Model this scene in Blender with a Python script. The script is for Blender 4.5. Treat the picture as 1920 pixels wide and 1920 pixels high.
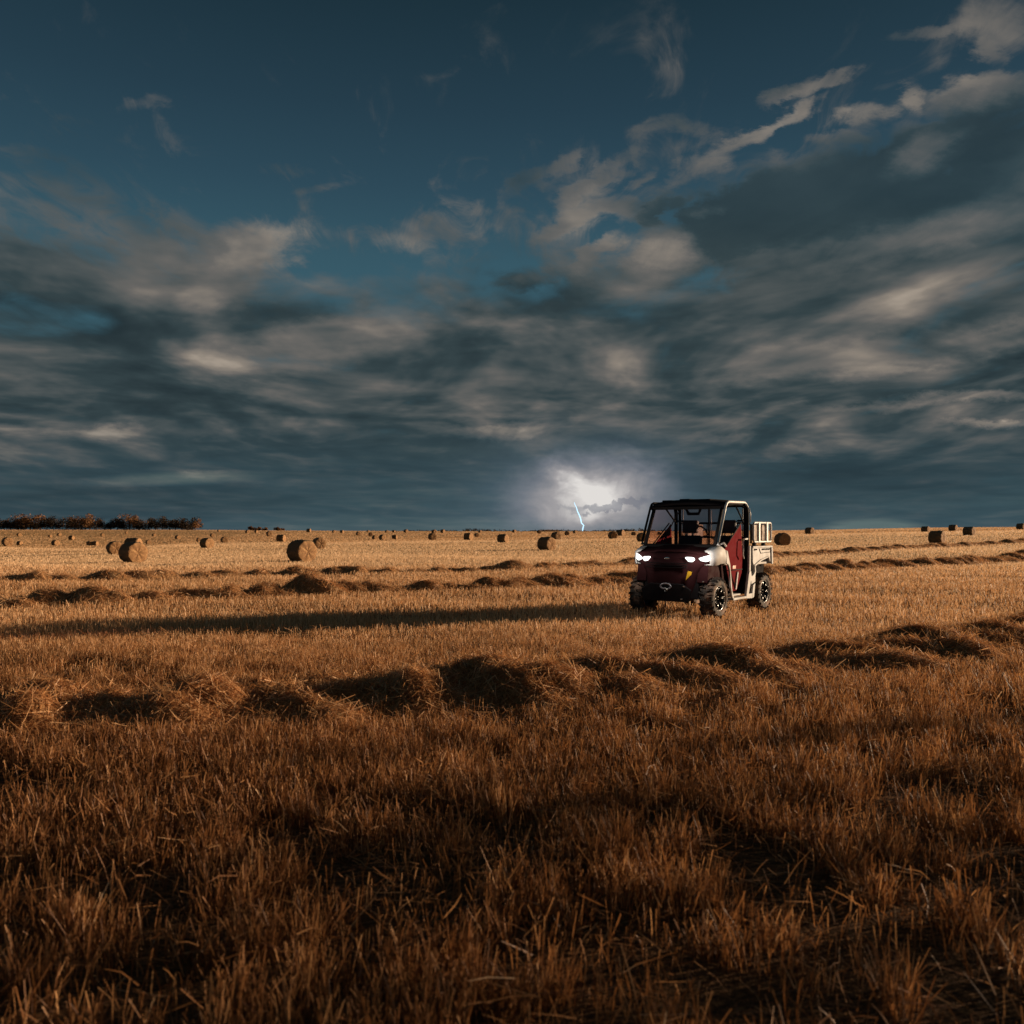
import bpy, bmesh, math, random
import numpy as np
from mathutils import Vector, Matrix
random.seed(7)
rng = np.random.default_rng(11)
SC = bpy.context.scene
C = SC.collection
for o in list(bpy.data.objects): bpy.data.objects.remove(o)
R = math.radians

# ------------------------------------------------------------------ camera
F, H = 1600.0, 993.0                       # focal length and horizon row of the photograph, in its pixels
CAM_Z = 1.5
cd = bpy.data.cameras.new('camera'); cam = bpy.data.objects.new('camera', cd); C.objects.link(cam)
cam.location = (0, 0, CAM_Z); cam.rotation_euler = (R(90), 0, 0)
cd.sensor_width = 36; cd.lens = 36 * F / 1920
cd.shift_y = (H - 960) / 1920
cd.clip_start = 0.1; cd.clip_end = 20000
cd.dof.use_dof = True; cd.dof.focus_distance = 14.0; cd.dof.aperture_fstop = 2.8
SC.camera = cam

# ------------------------------------------------------------------ exposure
SC.render.engine = 'CYCLES'
SC.view_settings.view_transform = 'Standard'; SC.view_settings.look = 'None'
SC.view_settings.exposure = 0.6; SC.view_settings.gamma = 1

# ------------------------------------------------------------------ sun
SUN_EL = R(8.0); SUN_DIR = Vector((0.948 * math.cos(SUN_EL), 0.318 * math.cos(SUN_EL), math.sin(SUN_EL)))
sd = bpy.data.lights.new('sun', 'SUN'); sd.energy = 5.0; sd.angle = R(0.55); sd.color = (1.0, 0.75, 0.50)
so = bpy.data.objects.new('sun', sd); C.objects.link(so)
so.rotation_euler = SUN_DIR.to_track_quat('Z', 'Y').to_euler(); so.location = (60, 20, 30)

# ------------------------------------------------------------------ node helper
class NT:
    def __init__(s, tree):
        s.t = tree; s.n = tree.nodes; s.l = tree.links; s.n.clear()
    def node(s, typ, **kw):
        n = s.n.new(typ)
        for k, v in kw.items(): setattr(n, k, v)
        return n
    def put(s, sock, v):
        if isinstance(v, bpy.types.NodeSocket): s.l.new(v, sock)
        elif v is not None: sock.default_value = v
    def m(s, op, a, b=None, c=None, clamp=False):
        n = s.node('ShaderNodeMath', operation=op, use_clamp=clamp)
        for i, v in enumerate((a, b, c)): s.put(n.inputs[i], v)
        return n.outputs[0]
    def vm(s, op, a, b=None, scale=None):
        n = s.node('ShaderNodeVectorMath', operation=op)
        s.put(n.inputs[0], a)
        if b is not None: s.put(n.inputs[1], b)
        if scale is not None: s.put(n.inputs['Scale'], scale)
        return n.outputs[0]
    def mapr(s, v, a, b, c=0.0, d=1.0, smooth=True):
        n = s.node('ShaderNodeMapRange', interpolation_type='SMOOTHSTEP' if smooth else 'LINEAR')
        for i, x in enumerate((v, a, b, c, d)): s.put(n.inputs[i], x)
        return n.outputs[0]
    def noise(s, vec, scale, detail=4, rough=0.55, dist=0.0, col=False):
        n = s.node('ShaderNodeTexNoise'); s.put(n.inputs['Vector'], vec)
        n.inputs['Scale'].default_value = scale; n.inputs['Detail'].default_value = detail
        n.inputs['Roughness'].default_value = rough; n.inputs['Distortion'].default_value = dist
        return n.outputs['Color' if col else 'Fac']
    def ramp(s, fac, stops, interp='LINEAR'):
        n = s.node('ShaderNodeValToRGB'); s.put(n.inputs[0], fac); cr = n.color_ramp; cr.interpolation = interp
        while len(cr.elements) > 1: cr.elements.remove(cr.elements[-1])
        cr.elements[0].position = stops[0][0]; cr.elements[0].color = (*stops[0][1], 1)
        for p, c in stops[1:]:
            e = cr.elements.new(p); e.color = (*c, 1)
        return n.outputs[0]
    def mix(s, fac, a, b, blend='MIX'):
        n = s.node('ShaderNodeMix', data_type='RGBA', blend_type=blend)
        s.put(n.inputs[0], fac)
        s.put(n.inputs[6], (*a, 1) if isinstance(a, tuple) else a); s.put(n.inputs[7], (*b, 1) if isinstance(b, tuple) else b)
        return n.outputs[2]
    def mapping(s, vec, loc=(0,0,0), rot=(0,0,0), sc=(1,1,1), typ='POINT'):
        n = s.node('ShaderNodeMapping', vector_type=typ); s.put(n.inputs[0], vec)
        n.inputs[1].default_value = loc; n.inputs[2].default_value = rot; n.inputs[3].default_value = sc
        return n.outputs[0]

def lin(r, g, b):
    f = lambda c: ((c / 255 + 0.055) / 1.055) ** 2.4 if c > 10 else c / 255 / 12.92
    return (f(r), f(g), f(b))

# ------------------------------------------------------------------ world: evening sky with a broken storm cloud deck
W = bpy.data.worlds.new('World'); SC.world = W; W.use_nodes = True
def build_sky():
    T = NT(W.node_tree)
    out = T.node('ShaderNodeOutputWorld'); bg = T.node('ShaderNodeBackground'); T.l.new(bg.outputs[0], out.inputs[0])
    tc = T.node('ShaderNodeTexCoord'); d = tc.outputs['Generated']
    sp = T.node('ShaderNodeSeparateXYZ'); T.l.new(d, sp.inputs[0]); x, y, z = sp.outputs
    zc = T.m('MAXIMUM', z, 0.0)
    yc = T.m('MAXIMUM', y, 0.02)
    u = T.m('DIVIDE', x, yc); e = T.m('DIVIDE', T.m('MAXIMUM', z, 0.0), yc)
    elev = T.m('MAXIMUM', z, 0.0)
    # cloud deck plane (slightly domed, so that it does not run to infinity at the horizon)
    zz = T.m('ADD', zc, 0.10)
    cb = T.node('ShaderNodeCombineXYZ'); T.put(cb.inputs[0], T.m('DIVIDE', x, zz)); T.put(cb.inputs[1], T.m('DIVIDE', y, zz)); P = cb.outputs[0]
    cb2 = T.node('ShaderNodeCombineXYZ'); T.put(cb2.inputs[0], u); T.put(cb2.inputs[1], e); UE = cb2.outputs[0]
    # ragged edges for the single clouds
    wob = T.vm('SUBTRACT', T.noise(T.mapping(UE, (0,0,0), (0,0,R(20)), (0.8,1.6,1)), 11, 6, 0.66, col=True), (0.5, 0.5, 0.5))
    wobS = T.node('ShaderNodeVectorMath', operation='MULTIPLY'); T.put(wobS.inputs[0], wob); wobS.inputs[1].default_value = (0.11, 0.05, 0)
    UEw = T.vm('ADD', UE, wobS.outputs[0])
    def blobs(lst, start, vec):
        acc = start
        for (px, py, rx, ry, ang, amt) in lst:
            mp = T.mapping(vec, ((px - 960) / F, (H - py) / F, 0), (0, 0, R(ang)), (rx / F, ry / F, 1), 'TEXTURE')
            g = T.node('ShaderNodeTexGradient', gradient_type='SPHERICAL'); T.put(g.inputs[0], mp)
            s = T.m('SMOOTH_MIN', T.m('MULTIPLY', g.outputs['Fac'], 1.5), 1.0, 0.3)
            acc = T.m('MULTIPLY_ADD', s, amt, acc)
        return acc
    # --- clear sky colour by elevation, plus the physical sky
    clear = T.ramp(elev, [(0.0, lin(70, 96, 104)), (0.2, lin(60, 98, 112)), (0.30, lin(53, 86, 100)), (0.37, lin(44, 72, 87)), (0.44, lin(36, 60, 74)), (0.53, lin(26, 47, 58)), (1.0, lin(14, 36, 50))])
    nish = T.node('ShaderNodeTexSky', sky_type='NISHITA'); nish.sun_disc = False
    nish.sun_elevation = SUN_EL; nish.sun_rotation = math.atan2(SUN_DIR.x, SUN_DIR.y)
    phys = T.mix(1.0, nish.outputs[0], (0.0016, 0.0016, 0.0016), 'MULTIPLY')
    clear = T.mix(1.0, clear, phys, 'ADD')
    # --- density of the deck
    stretch = T.mapping(P, (0.3, 0.1, 0), (0, 0, R(30)), (1.12, 0.74, 1))
    nbig = T.noise(stretch, 1.15, 4.5, 0.54, 0.5)
    nfine = T.noise(T.mapping(P, (5, 2, 0), (0, 0, R(22)), (2.0, 1.4, 1)), 1.7, 3.5, 0.52, 0.7)
    n1 = T.m('ADD', T.m('MULTIPLY', nbig, 0.72), T.m('MULTIPLY', nfine, 0.28))
    nw = T.noise(T.mapping(P, (1.7, 4.2, 0), (0, 0, R(32)), (3.6, 1.7, 1)), 2.2, 6, 0.62, 0.9)
    wisp = T.m('MULTIPLY', T.m('SUBTRACT', nw, 0.5), T.m('MULTIPLY', T.mapr(e, 0.24, 0.38, 0.25, 1.35), T.mapr(e, 0.50, 0.60, 1.0, 0.7)))
    base = T.ramp(elev, [(0.0, (.85,)*3), (0.21, (.80,)*3), (0.255, (.58,)*3), (0.30, (.28,)*3), (0.36, (.10,)*3), (0.42, (-.08,)*3), (0.47, (-0.26,)*3), (1, (-0.3,)*3)])
    side = T.m('MULTIPLY', u, T.mapr(e, 0.24, 0.34, 0.02, 0.2))
    cov_l = [(190,218,110,18,4,.22),(310,190,90,22,6,.26),(535,318,95,20,4,.26),(710,283,50,18,0,.16),(50,290,70,22,-6,.20),(90,350,130,40,-20,.22),(20,190,60,22,0,.18),(230,440,330,75,-6,.14),
             (30,480,170,50,-25,.25),(470,470,190,90,38,.30),(770,432,380,55,6,.32),(900,310,200,40,25,.14),(1000,335,70,22,32,.30),(1062,308,55,20,35,.32),(1100,352,60,20,38,.32),(1170,300,60,20,30,.28),(1185,338,45,18,35,.30),(1232,245,70,22,12,.26),(1300,242,60,16,5,.24),(1160,392,70,26,-18,.40),(1225,402,42,24,42,.42),(1278,382,36,14,15,.36),(1130,470,70,22,35,.36),(1045,425,80,24,28,.34),(985,520,70,24,10,.36),(850,300,70,20,20,.2),(600,355,70,14,5,.2),(1250,470,100,70,25,.42),(1120,375,190,75,22,.10),(1240,262,190,62,14,.08),(1300,318,75,36,20,.36),
             (1385,258,70,20,22,.44),(1470,222,90,17,18,.40),(1475,175,60,18,32,.42),(1550,150,80,18,22,.42),(1520,192,60,12,20,.3),(1628,212,62,34,10,.46),(1708,182,34,34,10,.42),(1575,262,90,22,4,.3),(1728,64,85,17,12,.36),
             (1885,55,110,80,-10,.44),(1855,120,40,60,0,.35),(1850,178,150,42,10,.46),(1640,400,400,170,8,.85),(1420,400,130,80,25,.45),(1880,260,240,130,0,.5),(1740,285,130,55,24,.42),(1345,398,70,22,5,.42),
             (140,35,220,40,0,.02),(1230,395,60,30,40,.36),(1785,300,34,60,0,-.55),(640,500,260,18,0,-.1)]
    cov = blobs(cov_l, T.m('ADD', base, side), UEw)
    dens = T.m('ADD', T.m('MULTIPLY', T.m('SUBTRACT', n1, 0.5), T.mapr(e, 0.26, 0.40, 2.5, 1.7)), T.m('ADD', cov, wisp))
    alpha = T.m('MULTIPLY', T.mapr(dens, 0.10, 0.66), T.mapr(e, 0.28, 0.42, 1.0, 0.78))
    # --- light on the deck: its thin, sun-facing edges are cream, its thick middle slate
    off = T.vm('ADD', stretch, (0.17, 0.03, 0))
    nb2 = T.noise(off, 1.15, 4.5, 0.54, 0.5)
    rim = T.m('MULTIPLY', T.m('SUBTRACT', nbig, nb2), 1.9)
    nlit = T.noise(T.mapping(P, (2.2, 7.1, 0), (0, 0, R(4)), (0.75, 1.0, 1)), 1.9, 4, 0.52, 0.4)
    lit0 = T.m('ADD', T.m('ADD', T.m('MULTIPLY', T.m('SUBTRACT', nlit, 0.5), T.mapr(e, 0.08, 0.26, 0.8, 1.2)), rim), T.m('MULTIPLY', T.m('SUBTRACT', nfine, 0.5), 0.55))
    wl = T.m('MULTIPLY', wisp, 0.28)
    lit0 = T.m('ADD', lit0, wl)
    thin = T.mapr(dens, 0.2, 0.75, 0.13, -0.03)
    lit1 = T.m('ADD', T.m('ADD', lit0, thin), 0.42)
    lit_l = [(480,470,190,90,38,.20),(770,440,380,60,6,.22),(640,625,330,62,13,.26),(1250,470,100,60,20,.40),(1120,385,170,70,25,.26),(1180,300,160,60,20,.10),(1060,320,90,40,30,.10),(1850,100,170,140,0,.20),(1700,445,420,50,12,.30),(1745,285,120,42,28,.42),
             (1850,175,140,40,10,.30),(1560,360,330,110,8,-.42),(1420,400,150,80,20,-.3),(1300,440,160,60,0,-.30),(1850,240,170,70,0,-.34),(960,555,240,70,-6,-.32),(1480,510,330,90,5,-.22),(160,625,330,90,0,-.2),(500,590,250,35,5,-.15),
             (1680,655,420,50,7,.30),(1860,640,170,40,15,.2),(1260,650,330,60,0,.16),(1800,745,330,16,3,.42),(1890,795,150,12,2,.42),(1150,690,160,40,5,.06),
             (70,835,190,40,-8,.30),(215,805,80,18,0,.28),(330,897,210,17,2,.36),(915,812,120,18,2,.34),(1470,845,95,20,4,.36),(1370,815,70,12,0,.2),(700,850,700,40,0,-.18),(1450,900,700,60,0,-.20),(300,760,500,50,0,-.14),(1550,730,500,40,0,-.15),
             (1300,550,240,30,5,.12),(1440,232,165,26,24,.22),(1535,158,140,26,28,.25),(1628,205,62,34,10,.3),(1708,185,34,34,10,.3),(1300,318,75,36,20,.2),(1345,398,50,18,5,.45),(985,520,75,26,5,.5),(1130,470,75,26,35,.2),(250,205,210,38,8,-.05),(900,60,420,80,0,-.12)]
    lit = T.m('SMOOTH_MIN', blobs(lit_l, lit1, UEw), 0.98, 0.35)
    ccol = T.ramp(T.m('SMOOTH_MAX', lit, T.m('MULTIPLY_ADD', lit0, 0.35, 0.12), 0.2), [(0.0, lin(38, 51, 56)), (0.25, lin(53, 67, 71)), (0.45, lin(77, 84, 85)), (0.66, lin(104, 102, 99)), (0.86, lin(138, 129, 119)), (1.0, lin(176, 163, 148))])
    sky = T.mix(alpha, clear, ccol)
    # --- the rain shaft under the deck hides detail close to the horizon
    low = T.ramp(e, [(0.0, lin(58, 80, 90)), (0.03, lin(56, 78, 86)), (0.08, lin(50, 70, 78)), (1, lin(50, 70, 78))])
    lowf = T.mapr(T.m('ADD', e, T.m('MULTIPLY', T.m('SUBTRACT', nfine, 0.5), 0.03)), 0.045, 0.15, 0.86, 0.0)
    lowlight = blobs([(330,897,210,15,2,.55),(700,985,520,22,0,.20),(1640,990,110,20,0,1.1),(1000,840,300,30,0,.15),(200,940,500,60,0,-.25),(1550,905,420,60,0,-.2),(1150,1000,500,40,0,.25)], T.m('MULTIPLY_ADD', T.m('SUBTRACT', nlit, 0.5), 0.5, 0.3), UE)
    lowc = T.mix(1.0, low, T.ramp(lowlight, [(0.0, (.68,.68,.70)), (0.3, (1,1,1)), (0.75, (2.0,1.6,1.35)), (1, (2.6,2.0,1.6))]), 'MULTIPLY')
    sky = T.mix(lowf, sky, lowc)
    # --- cloud lit up from inside by the lightning
    wob3 = T.vm('SUBTRACT', T.noise(T.mapping(UE, (0,0,0), (0,0,0), (1,1.6,1)), 16, 5, 0.6, col=True), (0.5, 0.5, 0.5))
    UEg = T.vm('ADD', UE, T.vm('SCALE', wob3, scale=0.045))
    def soft(px, py, rx, ry, ang, amt):
        mp = T.mapping(UEg, ((px - 960) / F, (H - py) / F, 0), (0, 0, R(ang)), (rx / F, ry / F, 1), 'TEXTURE')
        g = T.node('ShaderNodeTexGradient', gradient_type='QUADRATIC_SPHERE'); T.put(g.inputs[0], mp)
        return T.m('MULTIPLY', g.outputs['Fac'], amt)
    ge = 0.0
    for q in ((1110,935,400,200,0,.36),(1110,922,230,135,0,.58),(1130,922,165,115,0,.46),(1045,885,75,40,-30,.42),(1075,905,70,30,-35,.30),(1030,960,170,110,0,.3),(1090,970,190,60,0,.22),(1180,905,90,60,0,.15)): ge = T.m('ADD', soft(*q), ge)
    gm = T.noise(T.mapping(UE, (0,0,0), (0,0,R(-20)), (1,1.5,1)), 15, 5, 0.6, 0.8)
    ge = T.m('MULTIPLY', ge, T.mapr(gm, 0.25, 0.75, 0.72, 1.0))
    glow = T.ramp(ge, [(0.0, (0,0,0)), (0.12, lin(42,48,56)), (0.34, lin(104,105,113)), (0.66, lin(160,157,159)), (0.92, lin(212,208,205)), (1.0, lin(224,220,216))])
    k_ = T.mapr(ge, 0.0, 0.75)
    sky = T.mix(1.0, T.mix(k_, sky, (0.0,0.0,0.0)), glow, 'ADD')
    # --- scud below the lit cloud
    wob2 = T.vm('SUBTRACT', T.noise(UE, 60, 5, 0.65, col=True), (0.5, 0.5, 0.5))
    UEs = T.vm('ADD', UE, T.vm('SCALE', wob2, scale=0.03))
    sc = blobs([(1085,953,85,15,0,.8),(1130,951,40,10,0,.5),(1080,968,34,9,0,.55),(1160,945,46,9,14,.9),(1187,938,46,9,6,.9),(1207,944,36,8,0,.8),(1105,966,18,4,0,.5)], 0.0, UEs)
    sky = T.mix(T.mapr(sc, 0.45, 1.0, 0.0, 0.6), sky, lin(112, 116, 128))
    T.l.new(sky, bg.inputs[0]); bg.inputs[1].default_value = 2 ** -SC.view_settings.exposure
build_sky()
W.cycles.sampling_method = 'MANUAL'; W.cycles.sample_map_resolution = 512

# ------------------------------------------------------------------ object helpers
def tag(o, label=None, cat=None, group=None, kind=None):
    for k, v in (('label', label), ('category', cat), ('group', group), ('kind', kind)):
        if v: o[k] = v
    return o
def empty(name, loc=(0,0,0), rz=0.0):
    o = bpy.data.objects.new(name, None); C.objects.link(o); o.location = loc; o.rotation_euler = (0, 0, rz); o.empty_display_size = 0.2
    return o
def link(name, me, mats, parent=None):
    o = bpy.data.objects.new(name, me); C.objects.link(o)
    for m in (mats if isinstance(mats, (list, tuple)) else [mats]): me.materials.append(m)
    if parent: o.parent = parent
    return o
def quads_mesh(name, verts, faces, attrs=None, smooth=False, mat_idx=None):
    me = bpy.data.meshes.new(name); V = np.ascontiguousarray(verts, dtype=np.float32).reshape(-1, 3); Q = np.ascontiguousarray(faces, dtype=np.int32)
    n = Q.shape[1]
    me.vertices.add(len(V)); me.vertices.foreach_set('co', V.ravel())
    me.loops.add(Q.size); me.loops.foreach_set('vertex_index', Q.ravel())
    me.polygons.add(len(Q)); me.polygons.foreach_set('loop_start', np.arange(0, Q.size, n, dtype=np.int32)); me.polygons.foreach_set('loop_total', np.full(len(Q), n, np.int32))
    if smooth: me.polygons.foreach_set('use_smooth', np.ones(len(Q), bool))
    if mat_idx is not None: me.polygons.foreach_set('material_index', np.asarray(mat_idx, np.int32))
    me.update(calc_edges=True)
    for k, v in (attrs or {}).items():
        a = me.attributes.new(k, 'FLOAT', 'POINT'); a.data.foreach_set('value', np.asarray(v, np.float32))
    return me
def material(name):
    m = bpy.data.materials.new(name); m.use_nodes = True; T = NT(m.node_tree)
    out = T.node('ShaderNodeOutputMaterial'); b = T.node('ShaderNodeBsdfPrincipled'); T.l.new(b.outputs[0], out.inputs[0])
    return m, T, b, out
def plain(name, col, rough=0.6, metal=0.0, spec=0.5, coat=0.0, dirt=0.0, dirtcol=(0.22, 0.13, 0.07), scale=9.0, bump=0.0):
    m, T, b, out = material(name)
    tc = T.node('ShaderNodeTexCoord').outputs['Object']
    n = T.noise(tc, scale, 5, 0.6)
    c = T.mix(T.mapr(n, 0.35, 0.75, 0.0, 0.25), col, tuple(v * 0.6 for v in col))
    if dirt:
        n2 = T.noise(tc, scale * 0.45, 6, 0.65)
        c = T.mix(T.mapr(n2, 0.42, 0.72, 0.0, dirt), c, dirtcol)
    T.put(b.inputs['Base Color'], c); b.inputs['Metallic'].default_value = metal
    T.put(b.inputs['Roughness'], T.mapr(n, 0.3, 0.7, max(rough - 0.08, 0.02), min(rough + 0.12, 1)))
    b.inputs['Specular IOR Level'].default_value = spec
    if coat: b.inputs['Coat Weight'].default_value = coat; b.inputs['Coat Roughness'].default_value = 0.12
    if bump:
        bp = T.node('ShaderNodeBump'); bp.inputs['Strength'].default_value = bump; T.put(bp.inputs['Height'], T.noise(tc, scale * 6, 4, 0.6)); T.l.new(bp.outputs[0], b.inputs['Normal'])
    return m
def straw_mat(name, stops, transl=0.25):
    m, T, b, out = material(name)
    a = T.node('ShaderNodeAttribute', attribute_name='tint')
    col = T.ramp(a.outputs['Fac'], stops)
    T.put(b.inputs['Base Color'], col); b.inputs['Roughness'].default_value = 0.55; b.inputs['Specular IOR Level'].default_value = 0.3
    tr = T.node('ShaderNodeBsdfTranslucent'); T.put(tr.inputs[0], col)
    mx = T.node('ShaderNodeMixShader'); mx.inputs[0].default_value = transl
    T.l.new(b.outputs[0], mx.inputs[1]); T.l.new(tr.outputs[0], mx.inputs[2]); T.l.new(mx.outputs[0], out.inputs[0])
    return m

# ------------------------------------------------------------------ bales as seen: (px x, px base y, px height, facing, label)
# facing: degrees from "end face straight at the camera" towards camera right
BALES = [
 (14,1024,17,12,'round bale at the far left of the field, dark end face to the camera'),
 (36,1006,7,20,'small far bale under the left end of the tree belt'),
 (37,1023,7,40,'little bale just right of the leftmost bale'),
 (94,1008,5.5,30,'tiny bale under the first orange tree crown of the tree belt'),
 (111,1005,6,30,'tiny bale in the brown strip, right of the first orange tree crown'),
 (104,1023,11,30,'dark small bale halfway between the leftmost bale and the big pair at left'),
 (134,1012,8,50,'small dark bale under the middle orange trees of the tree belt'),
 (168,1023,5,30,'tiny flat looking bale left of the big bale pair at left'),
 (179,1023,7,55,'tiny dark bale close to the left side of the big bale pair'),
 (192,1006,6,20,'tiny bale in the brown strip under the darkest part of the tree belt'),
 (237,1001,5,20,'speck of a bale right at the foot of the tree belt above the big pair'),
 (215,1040,26,8,'big shaded bale behind and left of the nearest bale at left'),
 (250,1055,40,24,'nearest bale at left, large, with a ringed brown end face'),
 (250,1033,25,60,'bale peeping out above the nearest bale at left, its edge pale'),
 (278,1020.5,8.5,15,'small dark bale just right of the big pair at left'),
 (289,1006,6,25,'tiny bale in the brown strip right of the big pair at left'),
 (333,1011,7.5,30,'small bale under the gap in the tree belt'),
 (388,1028,20,34,'medium bale right of the end of the tree belt with a sunlit end face'),
 (373,1016,7,15,'small bale touching the left edge of a medium bale at left'),
 (398,1007,7,20,'small bale in the brown strip behind a medium bale at left'),
 (421,1018,12.5,10,'shaded round bale right of the medium bale at left'),
 (410,997,4,30,'speck of a bale on the crest right of the last orange tree'),
 (464,1000,6.5,30,'small bale on the crest under the left clump of orange bushes'),
 (480,999,5,50,'speck of a bale on the crest below the orange bushes'),
 (505,1005.5,10,15,'dark small bale below the right clump of orange bushes'),
 (527,1016,14,62,'bale left of the largest bale with a pale end face turned to the sun'),
 (566,1054,43,29,'largest bale in the field, dark side at left and golden ringed end face'),
 (598,1029.5,22,18,'bale half behind the right edge of the largest bale'),
 (579,998,7,65,'bright little bale on the skyline above the largest bale'),
 (626,999.5,5.5,30,'tiny bale on the crest, first to the right of the bright skyline bale'),
 (641,1000,6,60,'tiny bale on the crest, second to the right of the bright skyline bale'),
 (672,1004,7.5,20,'small round bale left of the trio of bales in mid field'),
 (690,998,4,30,'speck of a bale on the skyline above the trio of bales'),
 (695,1005.5,7.5,10,'dark little bale just above the trio of bales in mid field'),
 (703,1012,7.5,30,'left bale of the trio lined up in mid field'),
 (717,1012.5,10.5,35,'middle bale of the trio lined up in mid field, the largest of them'),
 (740,1011,8,70,'right bale of the trio lined up in mid field'),
 (725,999,5,30,'speck of a bale on the crest above the right end of the trio'),
 (738,998.5,4.5,70,'bright speck of a bale on the crest right above the trio'),
 (761,999,6.5,40,'pale small bale on the skyline right of the trio'),
 (811,1013,14,20,'round dark bale in front of another one at left of the picture middle'),
 (814,1001,8,30,'bale behind the round dark bale at left of the picture middle'),
 (830,999,6.5,50,'small pale bale on the skyline right of the stacked looking pair'),
 (878,1013,14,55,'bale with dark side and pale end face just left of the picture middle'),
 (894,1007,8,20,'small dark bale behind the right side of the bale left of the picture middle'),
 (900,999,5,40,'tiny bale on the crest left of the picture middle'),
 (943,1017.5,16.5,55,'bale at the picture middle with black side and pale end face'),
 (964,999,6,50,'small bale on the skyline just right of the picture middle'),
 (1011,1000.5,7,20,'small bale at the left end of the pale scrub on the skyline'),
 (1025,1032,26,42,'big bale left of the lightning with black side and golden ringed end face'),
 (1043,1012,15,35,'bale close behind the big bale left of the lightning'),
 (1063,1004,8,15,'small dark bale between the big bale and the foot of the lightning'),
 (1078,1000,6,50,'tiny pale bale right by the foot of the lightning'),
 (1149,1010.5,14.5,22,'dark bale between the lightning and the utility vehicle, front one of two'),
 (1163,1005.5,12.5,60,'paler bale touching the right edge of a dark bale left of the utility vehicle'),
 (1188,1004.5,7.5,25,'small dark bale left of the roof post of the utility vehicle'),
 (1204,1016,17.5,25,'bale partly hidden behind the front post of the utility vehicle'),
 (1236,1003,5.5,25,'small bale seen through the windscreen opening of the utility vehicle'),
 (1467,1023,24.5,22,'large shaded bale directly behind the cargo bed of the utility vehicle'),
 (1518,1002,13.5,55,'bale on the skyline right of the utility vehicle'),
 (1735,998,11.5,65,'leftmost bale of the skyline bales at far right'),
 (1757,1019,24.5,68,'nearest bale at far right, long dark side with a thin sunlit end'),
 (1787,996,12.5,65,'middle bale of the skyline bales at far right, highest up'),
 (1817,1004,17,66,'dark bale at far right, right of and behind the nearest one there'),
 (1914,993,12,60,'dark bale cut by the right edge of the picture'),
]
BD = 1.2
# ------------------------------------------------------------------ terrain: flat under the camera, a gentle roll beyond
def _anchors():
    U, L, Z, Wt = [], [], [], []
    for uu in np.linspace(-0.9, 0.9, 13):
        for dd in (1, 2, 4, 7, 11, 15, 19, 23, 28):
            U.append(uu); L.append(math.log(dd)); Z.append(0); Wt.append(3)
    hz = [(-0.9,993,0.2),(-.6,993,.2),(-.48,993,.2),(-.37,993.2,.1),(-.25,995,-.2),(-.12,996,-.25),(0,996.5,-.25),(.12,996.5,-.2),(.22,996,.1),(.31,995,.5),(.4,992,1.4),(.5,990,1.75),(.6,989.5,1.8),(.9,989.5,1.8)]
    for uu, yh, z300 in hz:
        z7 = CAM_Z - (yh - H) * 700 / F
        for dd, zz, ww in ((300, z300, 1), (520, z300 * .35 + z7 * .65, 2), (700, z7, 4), (1100, z7 - 0.6, 2), (1600, z7 - 4, 3), (3000, z7 - 12, 3), (6000, -25, 3)):
            U.append(uu); L.append(math.log(dd)); Z.append(zz); Wt.append(ww)
    for px, by, h, a, l in BALES:
        dd = BD * F / h; uu = (px - 960) / F
        if dd > 330: continue
        U.append(uu); L.append(math.log(dd)); Z.append(CAM_Z - (by - H) * dd / F); Wt.append(1.0)
    return [np.array(v, float) for v in (U, L, Z, Wt)]
AU, AL, AZ, AW = _anchors()
def ground_z(x, y):
    x = np.atleast_1d(np.asarray(x, float)).ravel(); y = np.atleast_1d(np.asarray(y, float)).ravel()
    outz = np.zeros(len(x)); d = np.hypot(x, y) + 1e-3
    far = d > 17
    if far.any():
        xf, yf, df = x[far], y[far], d[far]
        uu = np.clip(xf / np.maximum(yf, 1e-3), -0.85, 0.85); uu = np.where(yf <= 0, np.sign(xf) * 0.85, uu)
        z = np.zeros(len(xf))
        for i in range(0, len(xf), 20000):
            s = slice(i, i + 20000)
            w = AW * np.exp(-((uu[s, None] - AU) / 0.085) ** 2 - ((np.log(df[s, None]) - AL) / 0.30) ** 2) + 1e-12 * AW
            z[s] = (w @ AZ) / w.sum(1)
        k = np.clip((df - 17) / 12, 0, 1); k = k * k * (3 - 2 * k)
        outz[far] = z * k
    outz += 0.018 * (np.sin(x * 1.3 + 1.1 * np.sin(y * 0.7)) + np.sin(y * 1.7 + x * 0.4)) * np.clip(d / 6, 0.2, 1) * np.clip((60 - d) / 40, 0, 1)
    return outz
def hit(px, py):
    """where the ray through a photo point meets the ground"""
    uu = (px - 960) / F
    ys = np.exp(np.linspace(math.log(2.0), math.log(690), 900)); zs = ground_z(uu * ys, ys)
    app = H + (CAM_Z - zs) * F / ys
    k = np.where(app <= py)[0]
    yy = ys[k[0]] if len(k) else 600.0
    return uu * yy, yy

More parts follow.
